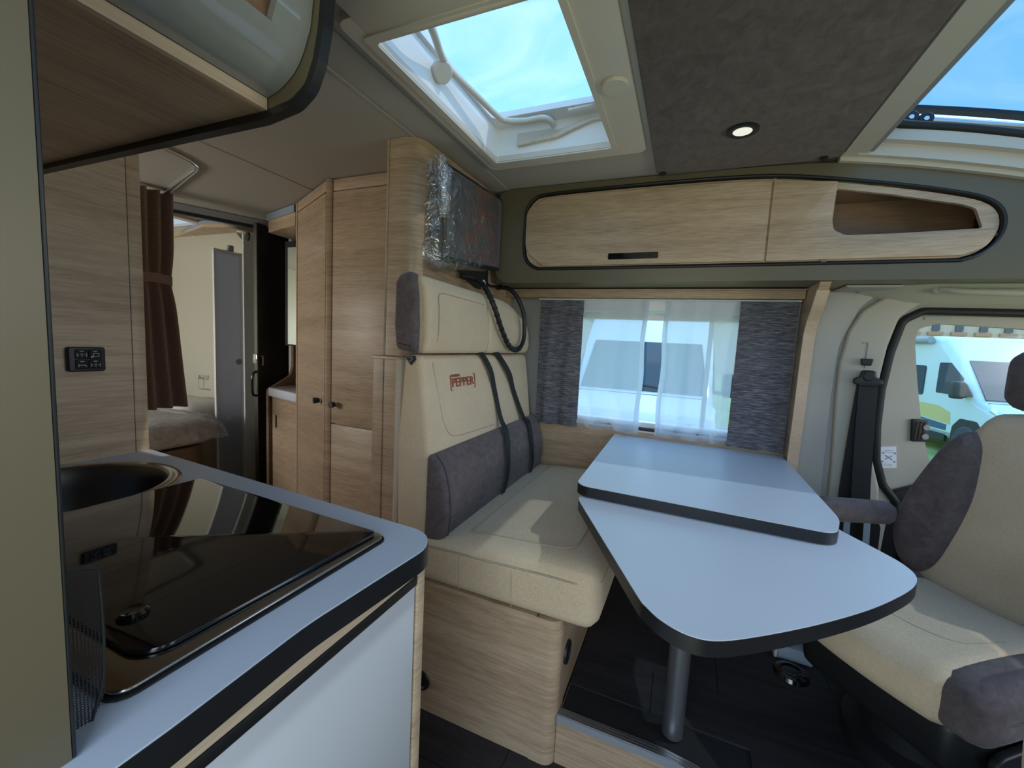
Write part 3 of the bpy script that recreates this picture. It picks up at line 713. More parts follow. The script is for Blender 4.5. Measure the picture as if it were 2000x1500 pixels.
# headrest: dark wrapped end and two beige pads
def hrwarp(p):
    t = (p.y-1.10)/.96
    f = max(0, min(1, (p.z-1.24)/.22)); drop = .012*t+.085*max(0, (t-.62)/.38)**2.2
    return Vector((p.x, p.y, p.z-f*drop))
hs = [(-.885, 1.22), (-.80, 1.208), (-.800, 1.30), (-.805, 1.40), (-.815, 1.46), (-.84, 1.475), (-.875, 1.468), (-.893, 1.44), (-.895, 1.30)]
hr = prism('headrest_cover', rpoly(hs, [.02, .02, .03, .03, .02, .02, .02, .02, .05], 4), 1.100, 2.050, 'XZ', 'suede', be, r=.024, seg=4, warp=None, ang=60)
for v in hr.data.vertices: v.co = hrwarp(v.co)
def pad(y0, y1):
    ps = [(-.835, 1.212), (-.775, 1.210), (-.765, 1.26), (-.770, 1.36), (-.782, 1.43), (-.800, 1.462), (-.835, 1.468)]
    o = prism('headrest_pad', rpoly(ps, [.01, .025, .04, .05, .03, .02, .01], 5), y0, y1, 'XZ', 'beige_fabric', be, r=.018, seg=4, ang=60)
    # extra rows so that the top edge can fall away
    bm = bmesh.new(); bm.from_mesh(o.data)
    long_ = [e_ for e_ in bm.edges if abs(e_.verts[0].co.y-e_.verts[1].co.y) > .2]
    bmesh.ops.subdivide_edges(bm, edges=long_, cuts=10, use_grid_fill=True); bm.to_mesh(o.data); bm.free()
    for v in o.data.vertices: v.co = hrwarp(v.co)
    o.data.polygons.foreach_set('use_smooth', [True]*len(o.data.polygons))
    return o
p1 = pad(1.122, 1.570); p2 = pad(1.574, 2.052)
tube('seam', [(x+.0012, 1.175+.004*j, z) for j, (x, z) in enumerate(((-.767, 1.25), (-.7655, 1.30), (-.770, 1.36), (-.776, 1.40)))]+[(-.7795, 1.215, 1.415), (-.7795, 1.30, 1.415), (-.7795, 1.53, 1.41)], .0018, 'stitch', p1, 6)

# seat belts lying over the bench
s1 = (ribbon('seat_belt', [(-.80, 1.52, 1.222), (-.776, 1.525, 1.207), (-.757, 1.575, 1.14), (-.752, 1.617, 1.05), (-.728, 1.640, .93), (-.690, 1.62, .874), (-.656, 1.578, .80), (-.650, 1.565, .70), (-.658, 1.535, .62), (-.668, 1.515, .598)], .034, .0022, (0, 1, .15), 'strap_black', be)); s1['label'] = 'black seat belt strap'
s2 = (ribbon('seat_belt', [(-.80, 1.66, 1.222), (-.776, 1.675, 1.207), (-.752, 1.765, 1.12), (-.748, 1.825, 1.03), (-.722, 1.90, .90), (-.688, 1.895, .868), (-.657, 1.87, .78), (-.650, 1.875, .68), (-.662, 1.88, .61)], .036, .0022, (0, 1, .15), 'strap_black', be)); s2['label'] = 'black seat belt strap'

# ================================================================== TABLE
tb = thing('dining_table', 'pale blue-white dinette table with black edges, swivel extension leaf and one metal leg', 'table', (.058, 1.20, PZ))
ZT = .826
up = rpoly([(-.300, 2.118), (-.286, 1.252), (.388, 1.236), (.428, 1.36), (.430, 2.118)], [.004, .045, .05, .25, .004], 7)
ut = prism('table_top', up, ZT-.001, ZT+.001, 'XY', 'laminate', tb); prism('edge_band', offs(up if area2(up) > 0 else up[::-1], -.001), ZT-.032, ZT-.001, 'XY', 'black_edge', ut)
lw = [(-.268, 1.50), (-.273, 1.262), (-.262, 1.215), (-.109, .914), (-.028, .768), (.0, .737), (.042, .716), (.088, .727), (.262, .863), (.434, 1.037), (.494, 1.113), (.518, 1.165), (.514, 1.225), (.44, 1.37), (.40, 1.50)]
lwc = [(-.268, 1.262), (-.266, 1.225), (-.235, 1.16), (-.109, .914), (-.045, .79), (-.028, .765), (.0, .737), (.042, .718), (.088, .725), (.16, .775), (.262, .860), (.36, .953), (.434, 1.035), (.488, 1.105), (.514, 1.16), (.514, 1.215), (.492, 1.27), (.44, 1.37)]
lwp = [(-.268, 1.50)]+[(p.x, p.y) for p in catmull([(x, y, 0) for x, y in lwc], 6)]+[(.40, 1.50)]
lt_ = prism('extension_leaf', lwp, .789, .791, 'XY', 'laminate', tb); prism('edge_band', offs(lwp if area2(lwp) > 0 else lwp[::-1], -.001), .760, .789, 'XY', 'black_edge', lt_)
lathe('table_leg', [(0, 0), (.027, 0), (.0285, .002), (.0285, .597), (0, .597)], (.058, 1.205, PZ+.0005), (0, 0, 1), 'leg_metal', tb, 32)
box('leg_mount', -.03, .15, 1.12, 1.29, .752, .760, 'black', tb)
box('wall_rail', -.28, .41, 2.112, 2.125, .775, .80, 'aluminium', tb)

# ================================================================== PARTITION, PILLAR
pt = thing('partition_panel', 'low oak partition with capped top standing behind the bench backrest', 'partition', (-.98, 1.6, 0))
prism('panel', rpoly([(-1.062, 1.225), (-.90, 1.225), (-.90, 2.12), (-1.062, 2.12)], [.01, .002, 0, 0], 3), 0, 1.176, 'XY', 'oak', pt)
prism('edge_post', rpoly([(-1.078, 1.222), (-1.030, 1.222), (-1.030, 1.232), (-1.078, 1.232)], [.004, 0, 0, .004], 3), 0, 1.176, 'XY', 'oak', pt)
prism('top_cap', rpoly([(-1.086, 1.212), (-.885, 1.212), (-.885, 2.12), (-1.086, 2.12)], [.008, .004, 0, 0], 3), 1.1765, 1.188, 'XY', 'oak_edge', pt, r=.002)
pl = thing('rounded_pillar', 'tall oak pillar with a rounded front edge beside the wrapped television', 'pillar', (-1.0, 1.6, 1.188))
pp = rpoly([(-1.082, 1.292), (-1.062, 1.268), (-.935, 1.268), (-.915, 2.12), (-1.082, 2.12)], [.006, .012, .11, 0, 0], 12)
prism('panel', pp, 1.189, CE-.006, 'XY', 'oak_satin', pl)
prism('edge_strip', [(-1.086, 1.290), (-1.066, 1.264), (-1.060, 1.267), (-1.080, 1.294)], 1.189, CE-.006, 'XY', 'oak_edge', pl)

# ================================================================== TELEVISION IN FILM, SOCKET, CONDUIT
tv = thing('wrapped_television', 'flat television still wrapped in clear plastic film, mounted on the oak pillar', 'television', (-.89, 1.55, 1.53))
prism('casing', rpoly([(1.335, 1.555), (1.828, 1.60), (1.828, 1.93), (1.335, 1.90)], .012, 3), -.885, -.858, 'YZ', 'black', tv, r=.005)
prism('screen', rpoly([(1.35, 1.570), (1.818, 1.613), (1.818, 1.918), (1.35, 1.888)], .006, 2), -.858, -.8555, 'YZ', 'tv_print', tv)
box('wall_bracket', -.913, -.885, 1.52, 1.72, 1.64, 1.84, 'black', tv)
def wrap(u, v):
    y = 1.262+u*.57; zlo = 1.512+.115*max(0, u-.18)-.0*u; zhi = 1.90+.05*u
    if u < .1: zlo += (.1-u)*.25
    z = zlo+(zhi-zlo)*v
    e_ = (1-abs(2*u-1)**6)*(1-abs(2*v-1)**6)
    rgh = 1.0 if u < .22 else .35
    nzv = noise.noise(Vector((y*26, z*13, 1.3)))*.012*rgh+noise.noise(Vector((y*60, z*40, 7)))*.006*rgh
    return Vector((-.893+.048*e_**.5+nzv+(.018*math.exp(-((u-.1)/.07)**2)*(v > .45)*min(1, (v-.45)*8)), y+nzv*.5, z+noise.noise(Vector((y*20, z*5, 3)))*.008*(1-e_)))
grid('plastic_wrap', 60, 50, wrap, 'film', tv)
roll_ = [(-.838, 1.300, 1.70), (-.836, 1.288, 1.78), (-.84, 1.282, 1.86), (-.85, 1.28, 1.90)]
def rollf(u, v):
    p = catmull(roll_, 8)[min(24, int(u*24))]; a = v*2*math.pi; r_ = .020+.008*noise.noise(Vector((u*9, a*1.3, 2)))+.004*noise.noise(Vector((u*30, a*4, 5)))
    return p+Vector((r_*math.cos(a)*.8, r_*math.sin(a), 0))
grid('plastic_roll', 24, 24, rollf, 'film_soft', tv)
sk = thing('wall_socket', 'black cable bracket with round white socket below the wrapped television', 'socket', (-.905, 1.7, 1.52))
prism('bracket', [(1.53, 1.553), (1.78, 1.590), (1.80, 1.60), (1.80, 1.52), (1.72, 1.50), (1.66, 1.515)], -.912, -.902, 'YZ', 'black', sk)
cyl('socket_cap', (-.902, 1.745, 1.525), (1, 0, 0), .021, .008, 'cup_white', sk)
tube('plug_lead', [(-.90, 1.785, 1.535), (-.90, 1.83, 1.530), (-.893, 1.90, 1.538), (-.90, 1.96, 1.55)], .006, 'black', sk, 8)
cpts = [(-.897, 1.535, 1.530), (-.878, 1.59, 1.530), (-.84, 1.60, 1.515), (-.79, 1.575, 1.470), (-.752, 1.572, 1.404), (-.742, 1.63, 1.32), (-.742, 1.715, 1.252), (-.742, 1.795, 1.228), (-.742, 1.868, 1.245), (-.742, 1.905, 1.30), (-.748, 1.90, 1.40), (-.775, 1.882, 1.475), (-.82, 1.882, 1.520), (-.87, 1.90, 1.532), (-.91, 1.94, 1.535)]
cds = thing('cable_conduit', 'black ribbed cable conduit hanging in a loop over the bench headrest', 'cable', (-.75, 1.75, 1.22))
tube('hose', cpts, .0105, 'black', cds, 10)
hp = catmull(cpts, 6)
for i_ in range(6, 48, 2):
    a, b_ = hp[i_], hp[i_+1]; dr = (b_-a).normalized(); cyl('rib', a, dr, .0125, .006, 'black_matte', cds, 12)

# ================================================================== KITCHEN
kb = thing('kitchen_back_panel', 'upright oak panel carrying the light switches behind the sink', 'panel', (-1.41, .3, 0))
box('panel', -1.42, -1.402, -.36, .640, 0, CE-.006, 'oak', kb)
box('edge_post', -1.424, -1.400, .6405, .672, 0, CE-.006, 'oak', kb, .003)
ls = thing('light_switch', 'black four-button light switch on the oak panel above the sink', 'switch', (-1.40, .545, 1.13))
prism('plate', rpoly([(.507, 1.132), (.578, 1.132), (.578, 1.194), (.507, 1.194)], .006, 3), -1.4015, -1.388, 'YZ', 'black', ls, r=.003)
for yi, zi in ((0, 0), (1, 0), (0, 1), (1, 1)):
    yb, zb = .519+yi*.0255, .138+zi*.0255+1.0
    bt = prism('button', rpoly([(yb, zb), (yb+.0245, zb), (yb+.0245, zb+.0245), (yb, zb+.0245)], .003, 2), -1.388, -1.3855, 'YZ', 'black_matte', ls, r=.0008)
    def ic(a, b_, c, d_): prism('icon', [(yb+a, zb+b_), (yb+c, zb+b_), (yb+c, zb+d_), (yb+a, zb+d_)], -1.3855, -1.3851, 'YZ', 'icon_white', bt)
    ic(.007, .0205, .0175, .0212); ic(.0095, .0188, .015, .0205)
    if (yi, zi) == (1, 1):
        ic(.008, .006, .020, .0073); ic(.008, .014, .020, .0153); ic(.008, .006, .0093, .0153); ic(.0187, .006, .020, .0153); ic(.004, .004, .0085, .0085)
    elif (yi, zi) == (0, 0):
        ic(.005, .010, .020, .0115); ic(.005, .006, .0063, .0135); ic(.0187, .006, .020, .0115)
    else:
        for o_x in (.003, .0205): ic(o_x, .006, o_x+.0013, .0155)
        for o_x in (.003, .0165): ic(o_x, .010, o_x+.005, .0112)
        ic(.0095, .0125, .0155, .0137); ic(.0118, .006, .0131, .0125)
kc = thing('kitchen_cabinet', 'kitchen base cabinet with white drawer front and black grip strip', 'cabinet', (-.9, .3, 0))
box('side_panel', -1.40, -.424, .585, .606, 0, .859, 'oak', kc)
box('end_post', -.424, -.404, .583, .607, 0, .859, 'oak', kc, .004)
box('body', -1.40, -.435, -.36, .584, 0, .70, 'oak_dark', kc)
box('top_rail', -.437, -.405, -.36, .582, .842, .8612, 'oak_edge', kc)
box('grip_strip', -.437, -.403, -.36, .582, .824, .8415, 'black', kc, .003)
box('drawer_front', -.437, -.405, -.30, .577, .40, .8235, 'white_front', kc, .002)
box('drawer_front', -.437, -.405, -.30, .577, .05, .396, 'white_front', kc, .002)
# worktop
SX, SY, SR = -1.19, .42, .192
wk = thing('kitchen_worktop', 'pale blue-grey kitchen worktop with rounded corner and black edge', 'worktop', (-.9, .3, .86))
wo_ = rpoly([(-1.400, -.36), (-.402, -.36), (-.398, .20), (-.404, .35), (-.380, .625), (-1.400, .674)], [0, 0, .3, .4, .065, 0], 8)
circ = [(SX+.172*math.cos(t*math.pi/24), SY+.172*math.sin(t*math.pi/24)) for t in range(48)]
wt = plate('surface', wo_, [circ], .898, .900, 'XY', 'laminate', wk)
plate('edge_band', offs(wo_ if area2(wo_) > 0 else wo_[::-1], -.0012), [circ], .862, .898, 'XY', 'black_edge', wk)
sn = thing('kitchen_sink', 'round stainless steel sink set in the worktop below the switch panel', 'sink', (SX, SY, .8))
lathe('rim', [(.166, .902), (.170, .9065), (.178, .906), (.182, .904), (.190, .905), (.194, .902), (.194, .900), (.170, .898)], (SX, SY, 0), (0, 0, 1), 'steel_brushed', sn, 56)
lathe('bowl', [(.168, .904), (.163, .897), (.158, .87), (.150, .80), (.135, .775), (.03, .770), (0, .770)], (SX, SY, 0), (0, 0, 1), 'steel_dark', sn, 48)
hb = thing('gas_hob', 'built-in hob under a folded-down black glass lid with steel surround', 'hob', (-.74, .39, .90))
ho = rpoly([(-1.016, .186), (-.468, .190), (-.464, .568), (-1.008, .588)], .018, 4)
prism('gasket', offs(ho if area2(ho) > 0 else ho[::-1], -.004), .9003, .9025, 'XY', 'rubber', hb)
prism('steel_frame', ho, .9025, .908, 'XY', 'steel_brushed', hb, r=.002)
gl_ = rpoly([(-1.004, .222), (-.492, .222), (-.476, .560), (-1.000, .576)], [.01, .035, .012, .01], 6)
prism('glass_lid', gl_, .909, .915, 'XY', 'black_gloss', hb, r=.0015)
lathe('lid_knob', [(0, .006), (.008, .0055), (.012, .007), (.0155, .004), (.0155, 0), (0, 0)], (-.578, .255, .915), (0, 0, 1), 'black_gloss', hb, 24)
ep = thing('kitchen_end_panel', 'tall olive taupe end panel with dark edge rising from the worktop corner', 'panel', (-.45, 0, .9))
box('panel', -.458, -.4355, -.36, .1485, .9005, CE-.002, 'taupe', ep)
box('edge_strip', -.459, -.4345, .1486, .1518, .9005, CE-.002, 'black_edge', ep, .002)
ms = thing('mesh_holder', 'black perforated metal sheet holder beside the hob', 'holder', (-.47, .15, .9))
def msh(u, v):
    y = .05+.132*u; zt2 = 1.048-.006*((u-.75)/.25)**2*(u > .75); z = .902+(zt2-.902)*v
    x = -.4625-.002*math.sin(u*2.6)
    if u > .9 and v < .12: y -= .01*(u-.9)/.1*(1-v/.12)
    return Vector((x, y, z))
grid('sheet', 12, 14, msh, 'mesh_sheet', ms)
tube('sheet_rim', [msh(1, 0), msh(1, .3), msh(1, .9), msh(.97, 1), msh(.8, 1), msh(.4, 1)], .0012, 'black', ms, 6, sm=3)
# overhead kitchen cupboard
ok = thing('kitchen_overhead_cupboard', 'overhead kitchen cupboard with gloss grey curved front and black edged end panel', 'cupboard', (-1.0, .2, 1.7))
epx = [(-1.400, 1.589), (-.646, 1.587), (-.574, 1.596), (-.541, 1.616), (-.524, 1.651), (-.514, 1.693), (-.500, 1.81), (-.488, 1.970), (-1.400, 1.970)]
epx = rpoly(epx, [0, .08, .05, .04, .05, .08, .1, 0, 0], 5)
epx = epx if area2(epx) > 0 else epx[::-1]
enp = prism('end_panel', offs(epx, .004), .4705, .4835, 'XZ', 'taupe', ok)
plate('edge_band', epx, [offs(epx, .011)], .4690, .4855, 'XZ', 'black_edge', ok)
box('bottom_panel', -1.400, -.640, -.36, .4688, 1.599, 1.611, 'oak_flat', ok)
box('bottom_lip', -.640, -.630, -.36, .4688, 1.599, 1.616, 'oak_edge', ok)
cf = catmull([(-.630, 0, 1.617), (-.602, 0, 1.624), (-.568, 0, 1.645), (-.546, 0, 1.68), (-.534, 0, 1.73), (-.512, 0, 1.967)], 6)
def front_pt(z_or_s, y, off=0):
    i = z_or_s*(len(cf)-1); j = min(len(cf)-2, int(i)); p = cf[j].lerp(cf[j+1], i-j); t = (cf[j+1]-cf[j]).normalized()
    return Vector((p.x+t.z*off, y, p.z-t.x*off))
bm = bmesh.new()
N_ = 30
def addq(y0, y1, s0_, s1_):
    n_ = max(2, int((s1_-s0_)*N_)); V = [[bm.verts.new(front_pt(s0_+(s1_-s0_)*i/n_, y, o)) for y, o in ((y0, 0), (y1, 0), (y1, -.012), (y0, -.012))] for i in range(n_+1)]
    for a, b_ in zip(V, V[1:]):
        for j in range(4): bm.faces.new((a[j], a[(j+1) % 4], b_[(j+1) % 4], b_[j]))
    bm.faces.new(V[0]); bm.faces.new(V[-1])
addq(-.36, .4688, 0, .56)
for a, b_ in ((-.36, .30), (.416, .4688)): addq(a, b_, .56, .85)
addq(-.36, .4688, .85, 1.0)
from_bm('curved_door', bm, 'gloss_grey', ok)
box('door_recess', -.62, -.56, .29, .43, 1.66, 1.95, 'oak_dark', ok)

# ================================================================== WARDROBE
wd = thing('corner_wardrobe', 'floor to ceiling oak wardrobe with one straight and one angled door', 'wardrobe', (-1.6, 1.7, 0))
A_ = Vector((-1.600, 1.489)); B_ = Vector((-2.052, 1.702)); dv = (B_-A_).normalized(); nv = Vector((dv.y, -dv.x)); nv = nv if nv.y < 0 else -nv
body = [(-1.09, 1.512), (-1.577, 1.512), (A_.x+.004, A_.y+.018), (B_.x+.006, B_.y+.02), (-2.05, 2.12), (-1.09, 2.12)]
prism('carcass', body, 0, CE-.012, 'XY', 'oak', wd)
prism('corner_post', rpoly([(-1.577, 1.495), (-1.602, 1.486), (-1.612, 1.494), (-1.600, 1.515), (-1.577, 1.515)], .003, 2), 0, CE-.008, 'XY', 'oak', wd)
box('top_panel', -1.573, -1.088, 1.499, 1.512, 1.920, CE-.010, 'oak', wd, .001)
dr = box('door', -1.572, -1.09, 1.497, 1.512, .826, 1.914, 'oak', wd, .0015)
lo_ = box('drawer_front', -1.572, -1.09, 1.497, 1.512, .06, .820, 'oak', wd, .0015)
def ang(name, t0, t1, z0, z1, th, mat):
    P0 = A_+dv*t0; P1 = A_+dv*t1; q0, q1 = P0+nv*th, P1+nv*th; i0, i1 = P0-nv*.015, P1-nv*.015
    return prism(name, [(i0.x, i0.y), (i1.x, i1.y), (q1.x, q1.y), (q0.x, q0.y)], z0, z1, 'XY', mat, wd)
L_ = (B_-A_).length
ang('top_panel', .018, L_-.006, 1.920, CE-.012, 0, 'oak'); ad = ang('door', .018, L_-.010, .06, 1.912, .001, 'oak_satin')
ang('edge_strip', L_-.006, L_+.012, 0, CE-.014, .003, 'oak_edge')
def knob(p, ax, parent):
    lathe('knob_ring', [(.010, 0), (.0115, .002), (.0115, .006), (.010, .008), (0, .008)], p, ax, 'chrome', parent, 20)
    lathe('knob', [(.009, .006), (.0125, .010), (.0155, .030), (.0145, .034), (0, .034)], p, ax, 'black', parent, 20)
knob((-1.545, 1.497, .920), (0, -1, 0), dr)
kp = A_+dv*.075+nv*.001; knob((kp.x, kp.y, .925), (nv.x, nv.y, 0), ad)

# ================================================================== WASHROOM / REAR
vn = thing('vanity_unit', 'oak vanity unit with grey-white basin beside the black washroom door', 'vanity', (-2.3, 1.95, 0))
V0, V1 = (-2.46, 1.834), (-2.105, 1.750)
prism('cabinet', [(V0[0]+.012, V0[1]+.012), (V1[0], V1[1]+.012), (-2.09, 2.08), (-2.45, 2.08)], 0, .835, 'XY', 'oak', vn)
vd = prism('door', [(V0[0]+.03, V0[1]+.006), (V1[0], V1[1]+.001), (V1[0], V1[1]+.014), (V0[0]+.03, V0[1]+.018)], .10, .825, 'XY', 'oak', vn)
prism('door_grip', [(V0[0]+.060, V0[1]-.006), (V0[0]+.078, V0[1]-.010), (V0[0]+.078, V0[1]+.004), (V0[0]+.060, V0[1]+.006)], .64, .72, 'XY', 'steel_dark', vd)
prism('basin', rpoly([(V0[0]-.006, V0[1]-.012), (V1[0]+.01, V1[1]-.01), (-2.085, 2.08), (-2.46, 2.08)], [.03, 0, 0, 0], 5), .838, .895, 'XY', 'porcelain', vn, r=.010)
box('backsplash', -2.45, -2.09, 2.082, 2.095, .90, 1.16, 'oak_dark', vn)
sp_ = [(2.10, 0), (2.10, CE-.02), (2.02, CE-.02), (2.02, 1.02), (2.00, .96), (1.90, .91), (1.835, .88), (1.835, 0)]
prism('side_panel', rpoly(sp_, [0, 0, 0, .03, .05, .05, .03, 0], 4), -2.492, -2.470, 'YZ', 'oak_dark', vn)
mc = thing('mirror_cabinet', 'narrow mirror cabinet with dark frame above the vanity basin', 'mirror', (-2.25, 2.08, 1.16))
box('frame', -2.466, -2.09, 1.955, 2.095, 1.165, 1.84, 'black', mc)
box('mirror_glass', -2.435, -2.09, 1.950, 1.955, 1.175, 1.80, 'mirror', mc)
prism('canopy', [(-2.44, 1.82), (-2.10, 1.73), (-2.09, 2.10), (-2.46, 2.10)], 1.86, 1.965, 'XY', 'oak', mc)
prism('canopy_edge', [(-2.45, 1.815), (-2.10, 1.72), (-2.095, 1.732), (-2.44, 1.83)], 1.93, 1.97, 'XY', 'blue_grey', mc)
# washroom door, black, slid open, with top track
wdoor = sroot('door_2', (-2.62, 1.93, 0))
box('door_leaf', -2.635, -2.612, 1.868, 2.10, .0, 1.945, 'black', wdoor, .003)
box('edge_profile', -2.638, -2.609, 1.862, 1.869, .0, 1.945, 'steel_dark', wdoor)
box('lock_plate', -2.642, -2.604, 1.852, 1.862, 1.035, 1.10, 'chrome', wdoor, .003)
tube('lock_lever', [(-2.608, 1.885, 1.085), (-2.596, 1.890, 1.083), (-2.596, 1.892, 1.065), (-2.598, 1.892, 1.025)], .005, 'grey_plastic', wdoor, 8)
tube('door_grip', [(-2.62, 1.862, .985), (-2.62, 1.838, .965), (-2.62, 1.832, .90), (-2.62, 1.836, .835), (-2.62, 1.862, .82)], .008, 'black_gloss', wdoor, 10)
T0, T1 = Vector((-2.86, 1.50)), Vector((-2.56, 2.10)); td = (T1-T0).normalized(); tn = Vector((td.y, -td.x))
def track(name, o0, o1, z0, z1, mat): 
    a, b_, c, e_ = T0+tn*o0, T1+tn*o0, T1+tn*o1, T0+tn*o1
    prism(name, [(a.x, a.y), (b_.x, b_.y), (c.x, c.y), (e_.x, e_.y)], z0, z1, 'XY', mat, wdoor)
track('top_track', -.012, .028, 1.935, 1.972, 'grey_plastic'); track('track_slot', -.010, .018, 1.915, 1.935, 'black')
cyl('door_stop', (-2.69, 1.868, 1.86), (-.3, -1, 0), .028, .012, 'black', wdoor, 18)
# folded shower screen and white panel
ss_ = thing('shower_screen', 'folded frosted grey shower screen with white profiles in the washroom', 'shower screen', (-3.0, 1.93, 0))
box('frosted_panel', -3.006, -2.998, 1.842, 2.018, .02, 1.782, 'shower_grey', ss_)
for y_ in (1.832, 2.018): box('profile', -3.012, -2.992, y_, y_+.012, .02, 1.79, 'white_plastic', ss_, .002)
box('top_profile', -3.012, -2.992, 1.832, 2.03, 1.782, 1.795, 'white_plastic', ss_, .002)
box('side_rail', -3.02, -2.99, 2.031, 2.048, .02, 1.80, 'grey_plastic', ss_, .002)
cyl('grip_disc', (-2.998, 1.998, 1.02), (1, 0, 0), .022, .005, 'grey_plastic', ss_, 20)
box('sticker', -2.998, -2.997, 1.905, 1.935, .60, .63, 'paper', ss_)
box('bracket', -3.01, -2.985, 1.93, 1.965, 1.795, 1.835, 'grey_plastic', ss_, .003)
wp = struct(box('wall_partition', -2.93, -2.915, 1.985, 2.10, 0, 1.93, 'bath_white'))
th = thing('towel_ring', 'small square chrome towel ring on the cream washroom wall', 'towel ring', (-3.45, 2.09, .8))
for pts in ([(-3.58, 2.085, .855), (-3.58, 2.06, .855), (-3.58, 2.06, .765), (-3.50, 2.06, .765)],): tube('ring', pts, .004, 'chrome', th, 8, sm=1)
box('mount', -3.585, -3.52, 2.06, 2.098, .845, .875, 'chrome', th, .003)
cb = thing('ceiling_light_board', 'oak ceiling board with grey edge and two spotlights in the washroom', 'lamp', (-3.2, 1.9, 1.94))
bd = rpoly([(-3.75, 1.98), (-3.05, 1.80), (-2.86, 1.86), (-2.83, 2.09), (-3.70, 2.09)], [.02, .08, .08, .02, .02], 5)
prism('board', bd, 1.925, 1.945, 'XY', 'oak', cb); prism('edge', offs(bd if area2(bd) > 0 else bd[::-1], -.004), 1.945, 1.965, 'XY', 'blue_grey', cb)
for x_, y_ in ((-3.45, 2.0), (-2.90, 1.97)): 
    cyl('spotlight', (x_, y_, 1.925), (0, 0, -1), .035, .006, 'cup_white', cb)
# curtain rail on the ceiling and brown curtain
cr_ = tag(tube('ceiling_curtain_rail', [(-1.95, .80, CE-.010), (-2.0, 1.0, CE-.010), (-2.03, 1.13, CE-.010), (-2.09, 1.215, CE-.010), (-2.22, 1.26, CE-.010), (-2.5, 1.345, CE-.010), (-2.80, 1.43, CE-.010)], .011, 'aluminium', None, 8), 'curved aluminium curtain rail on the rear ceiling', 'rail')
bc = thing('brown_curtain', 'gathered brown curtain tied in the middle between kitchen and bedroom', 'curtain', (-2.66, 1.32, .78))
def bcf(u, v):
    z = 1.965-1.17*v
    wd_ = .21*(1-.10*math.exp(-((v-.40)/.10)**2))+.10*max(0, v-.42)
    yc = 1.315+.05*max(0, v-.42)
    y = yc+(u-.5)*wd_
    x = -2.66+.030*math.sin(u*2*math.pi*3.5+.8*math.sin(v*2))*(1-.55*math.exp(-((v-.40)/.06)**2))
    return Vector((x, y, z))
grid('cloth', 70, 40, bcf, 'curtain_brown', bc)
ribbon('tie_band', [(-2.62, 1.235, 1.50), (-2.612, 1.30, 1.505), (-2.615, 1.36, 1.50), (-2.64, 1.395, 1.50)], .05, .006, (0, 0, 1), 'curtain_brown', bc, 4)
box('end_clip', -2.72, -2.69, 1.395, 1.42, 1.935, 1.965, 'white_plastic', bc, .003)
# bed with wrapped mattress
bd_ = thing('wrapped_bed', 'bed corner with mattress wrapped in crinkled clear plastic behind the brown curtain', 'bed', (-3.4, 1.2, 0))
prism('bed_base', rpoly([(-4.28, .3), (-2.82, .3), (-2.82, 1.60), (-2.95, 1.72), (-4.28, 1.72)], [0, .02, .08, .08, 0], 4), 0, .50, 'XY', 'oak_dark', bd_)
rbox('mattress', (-3.53, 1.02, .59), (1.46, 1.42, .17), .05, 'mattress', bd_, 8)
rbox('pillow', (-3.34, 1.84, .62), (.55, .36, .22), .09, 'mattress', bd_, 8)
def bw(u, v):
    x = -4.2+1.43*u; y = .35+1.43*v; e_ = min(1, (1-abs(2*u-1)**14))*min(1, (1-abs(2*v-1)**14))
    nzv = noise.noise(Vector((x*9, y*9, 2)))*.034+noise.noise(Vector((x*24, y*20, 5)))*.018
    return Vector((x+nzv*.6, y+nzv*.6, .54+(.150)*max(0, e_)**.5+abs(nzv)))
grid('plastic_wrap', 110, 110, bw, 'film_soft', bd_)

# ================================================================== CAB SIDE
wcs = sroot('wall_cab_side', (.8, 2.12, 0))
dop = rpoly([(.90, .20), (1.75, .20), (1.75, 1.20), (1.45, 1.462), (.835, 1.468), (.778, 1.43), (.754, 1.30), (.742, 1.15), (.744, 1.0), (.758, .86), (.79, .76), (.84, .70), (.88, .55)], [.03, .05, .2, .1, .05, .05, .2, .2, .2, .1, .08, .06, .1], 6)
plate('side_trim', [(.472, PZ), (1.86, PZ), (1.86, 1.60), (.472, 1.60)], [dop], 2.12, 2.15, 'XZ', 'trim_grey', wcs)
bpo = [(.612, PZ+.3), (.606, .80), (.590, 1.10), (.588, 1.25), (.604, 1.38), (.64, 1.465), (.70, 1.515), (.78, 1.54), (.90, 1.545), (.90, 1.50), (.81, 1.487), (.762, 1.44), (.738, 1.33), (.724, 1.16), (.726, 1.0), (.741, .86), (.775, .75), (.80, PZ+.3)]
prism('pillar_cover', rpoly(bpo, [0, .1, .1, .1, .1, .08, .08, .05, 0, 0, .03, .04, .1, .1, .1, .1, .1, 0], 4), 2.096, 2.125, 'XZ', 'trim_beige', wcs, r=.012, seg=4)
prism('pillar_flank', rpoly([(.474, PZ), (.60, PZ), (.58, 1.1), (.585, 1.32), (.64, 1.48), (.70, 1.545), (.474, 1.545)], [0, 0, .3, .2, .1, 0, 0], 5), 2.108, 2.124, 'XZ', 'trim_grey', wcs, r=.008)
tube('slot_outline', [(.652, 2.0935, 1.335), (.672, 2.0935, 1.337), (.672, 2.0935, 1.235)], .0018, 'grey_plastic', wcs, 6, sm=1)
def hl(u, v):
    x = .62+1.24*u; a = v
    y = 2.125-.20*a; z = 1.478+.072*math.sin(a*math.pi/2)
    if u < .14: z += (.14-u)*.35*(1-a)
    return Vector((x, y, z))
ccs = sroot('ceiling_cab', (1, 2, 1.5))
grid('headliner', 24, 10, hl, 'headliner', ccs, .006)
prism('recess_lid', rpoly([(.55, 1.538), (.70, 1.538), (.72, 1.546), (.53, 1.546)], .003, 2), 1.96, 2.09, 'XZ', 'trim_grey', ccs)
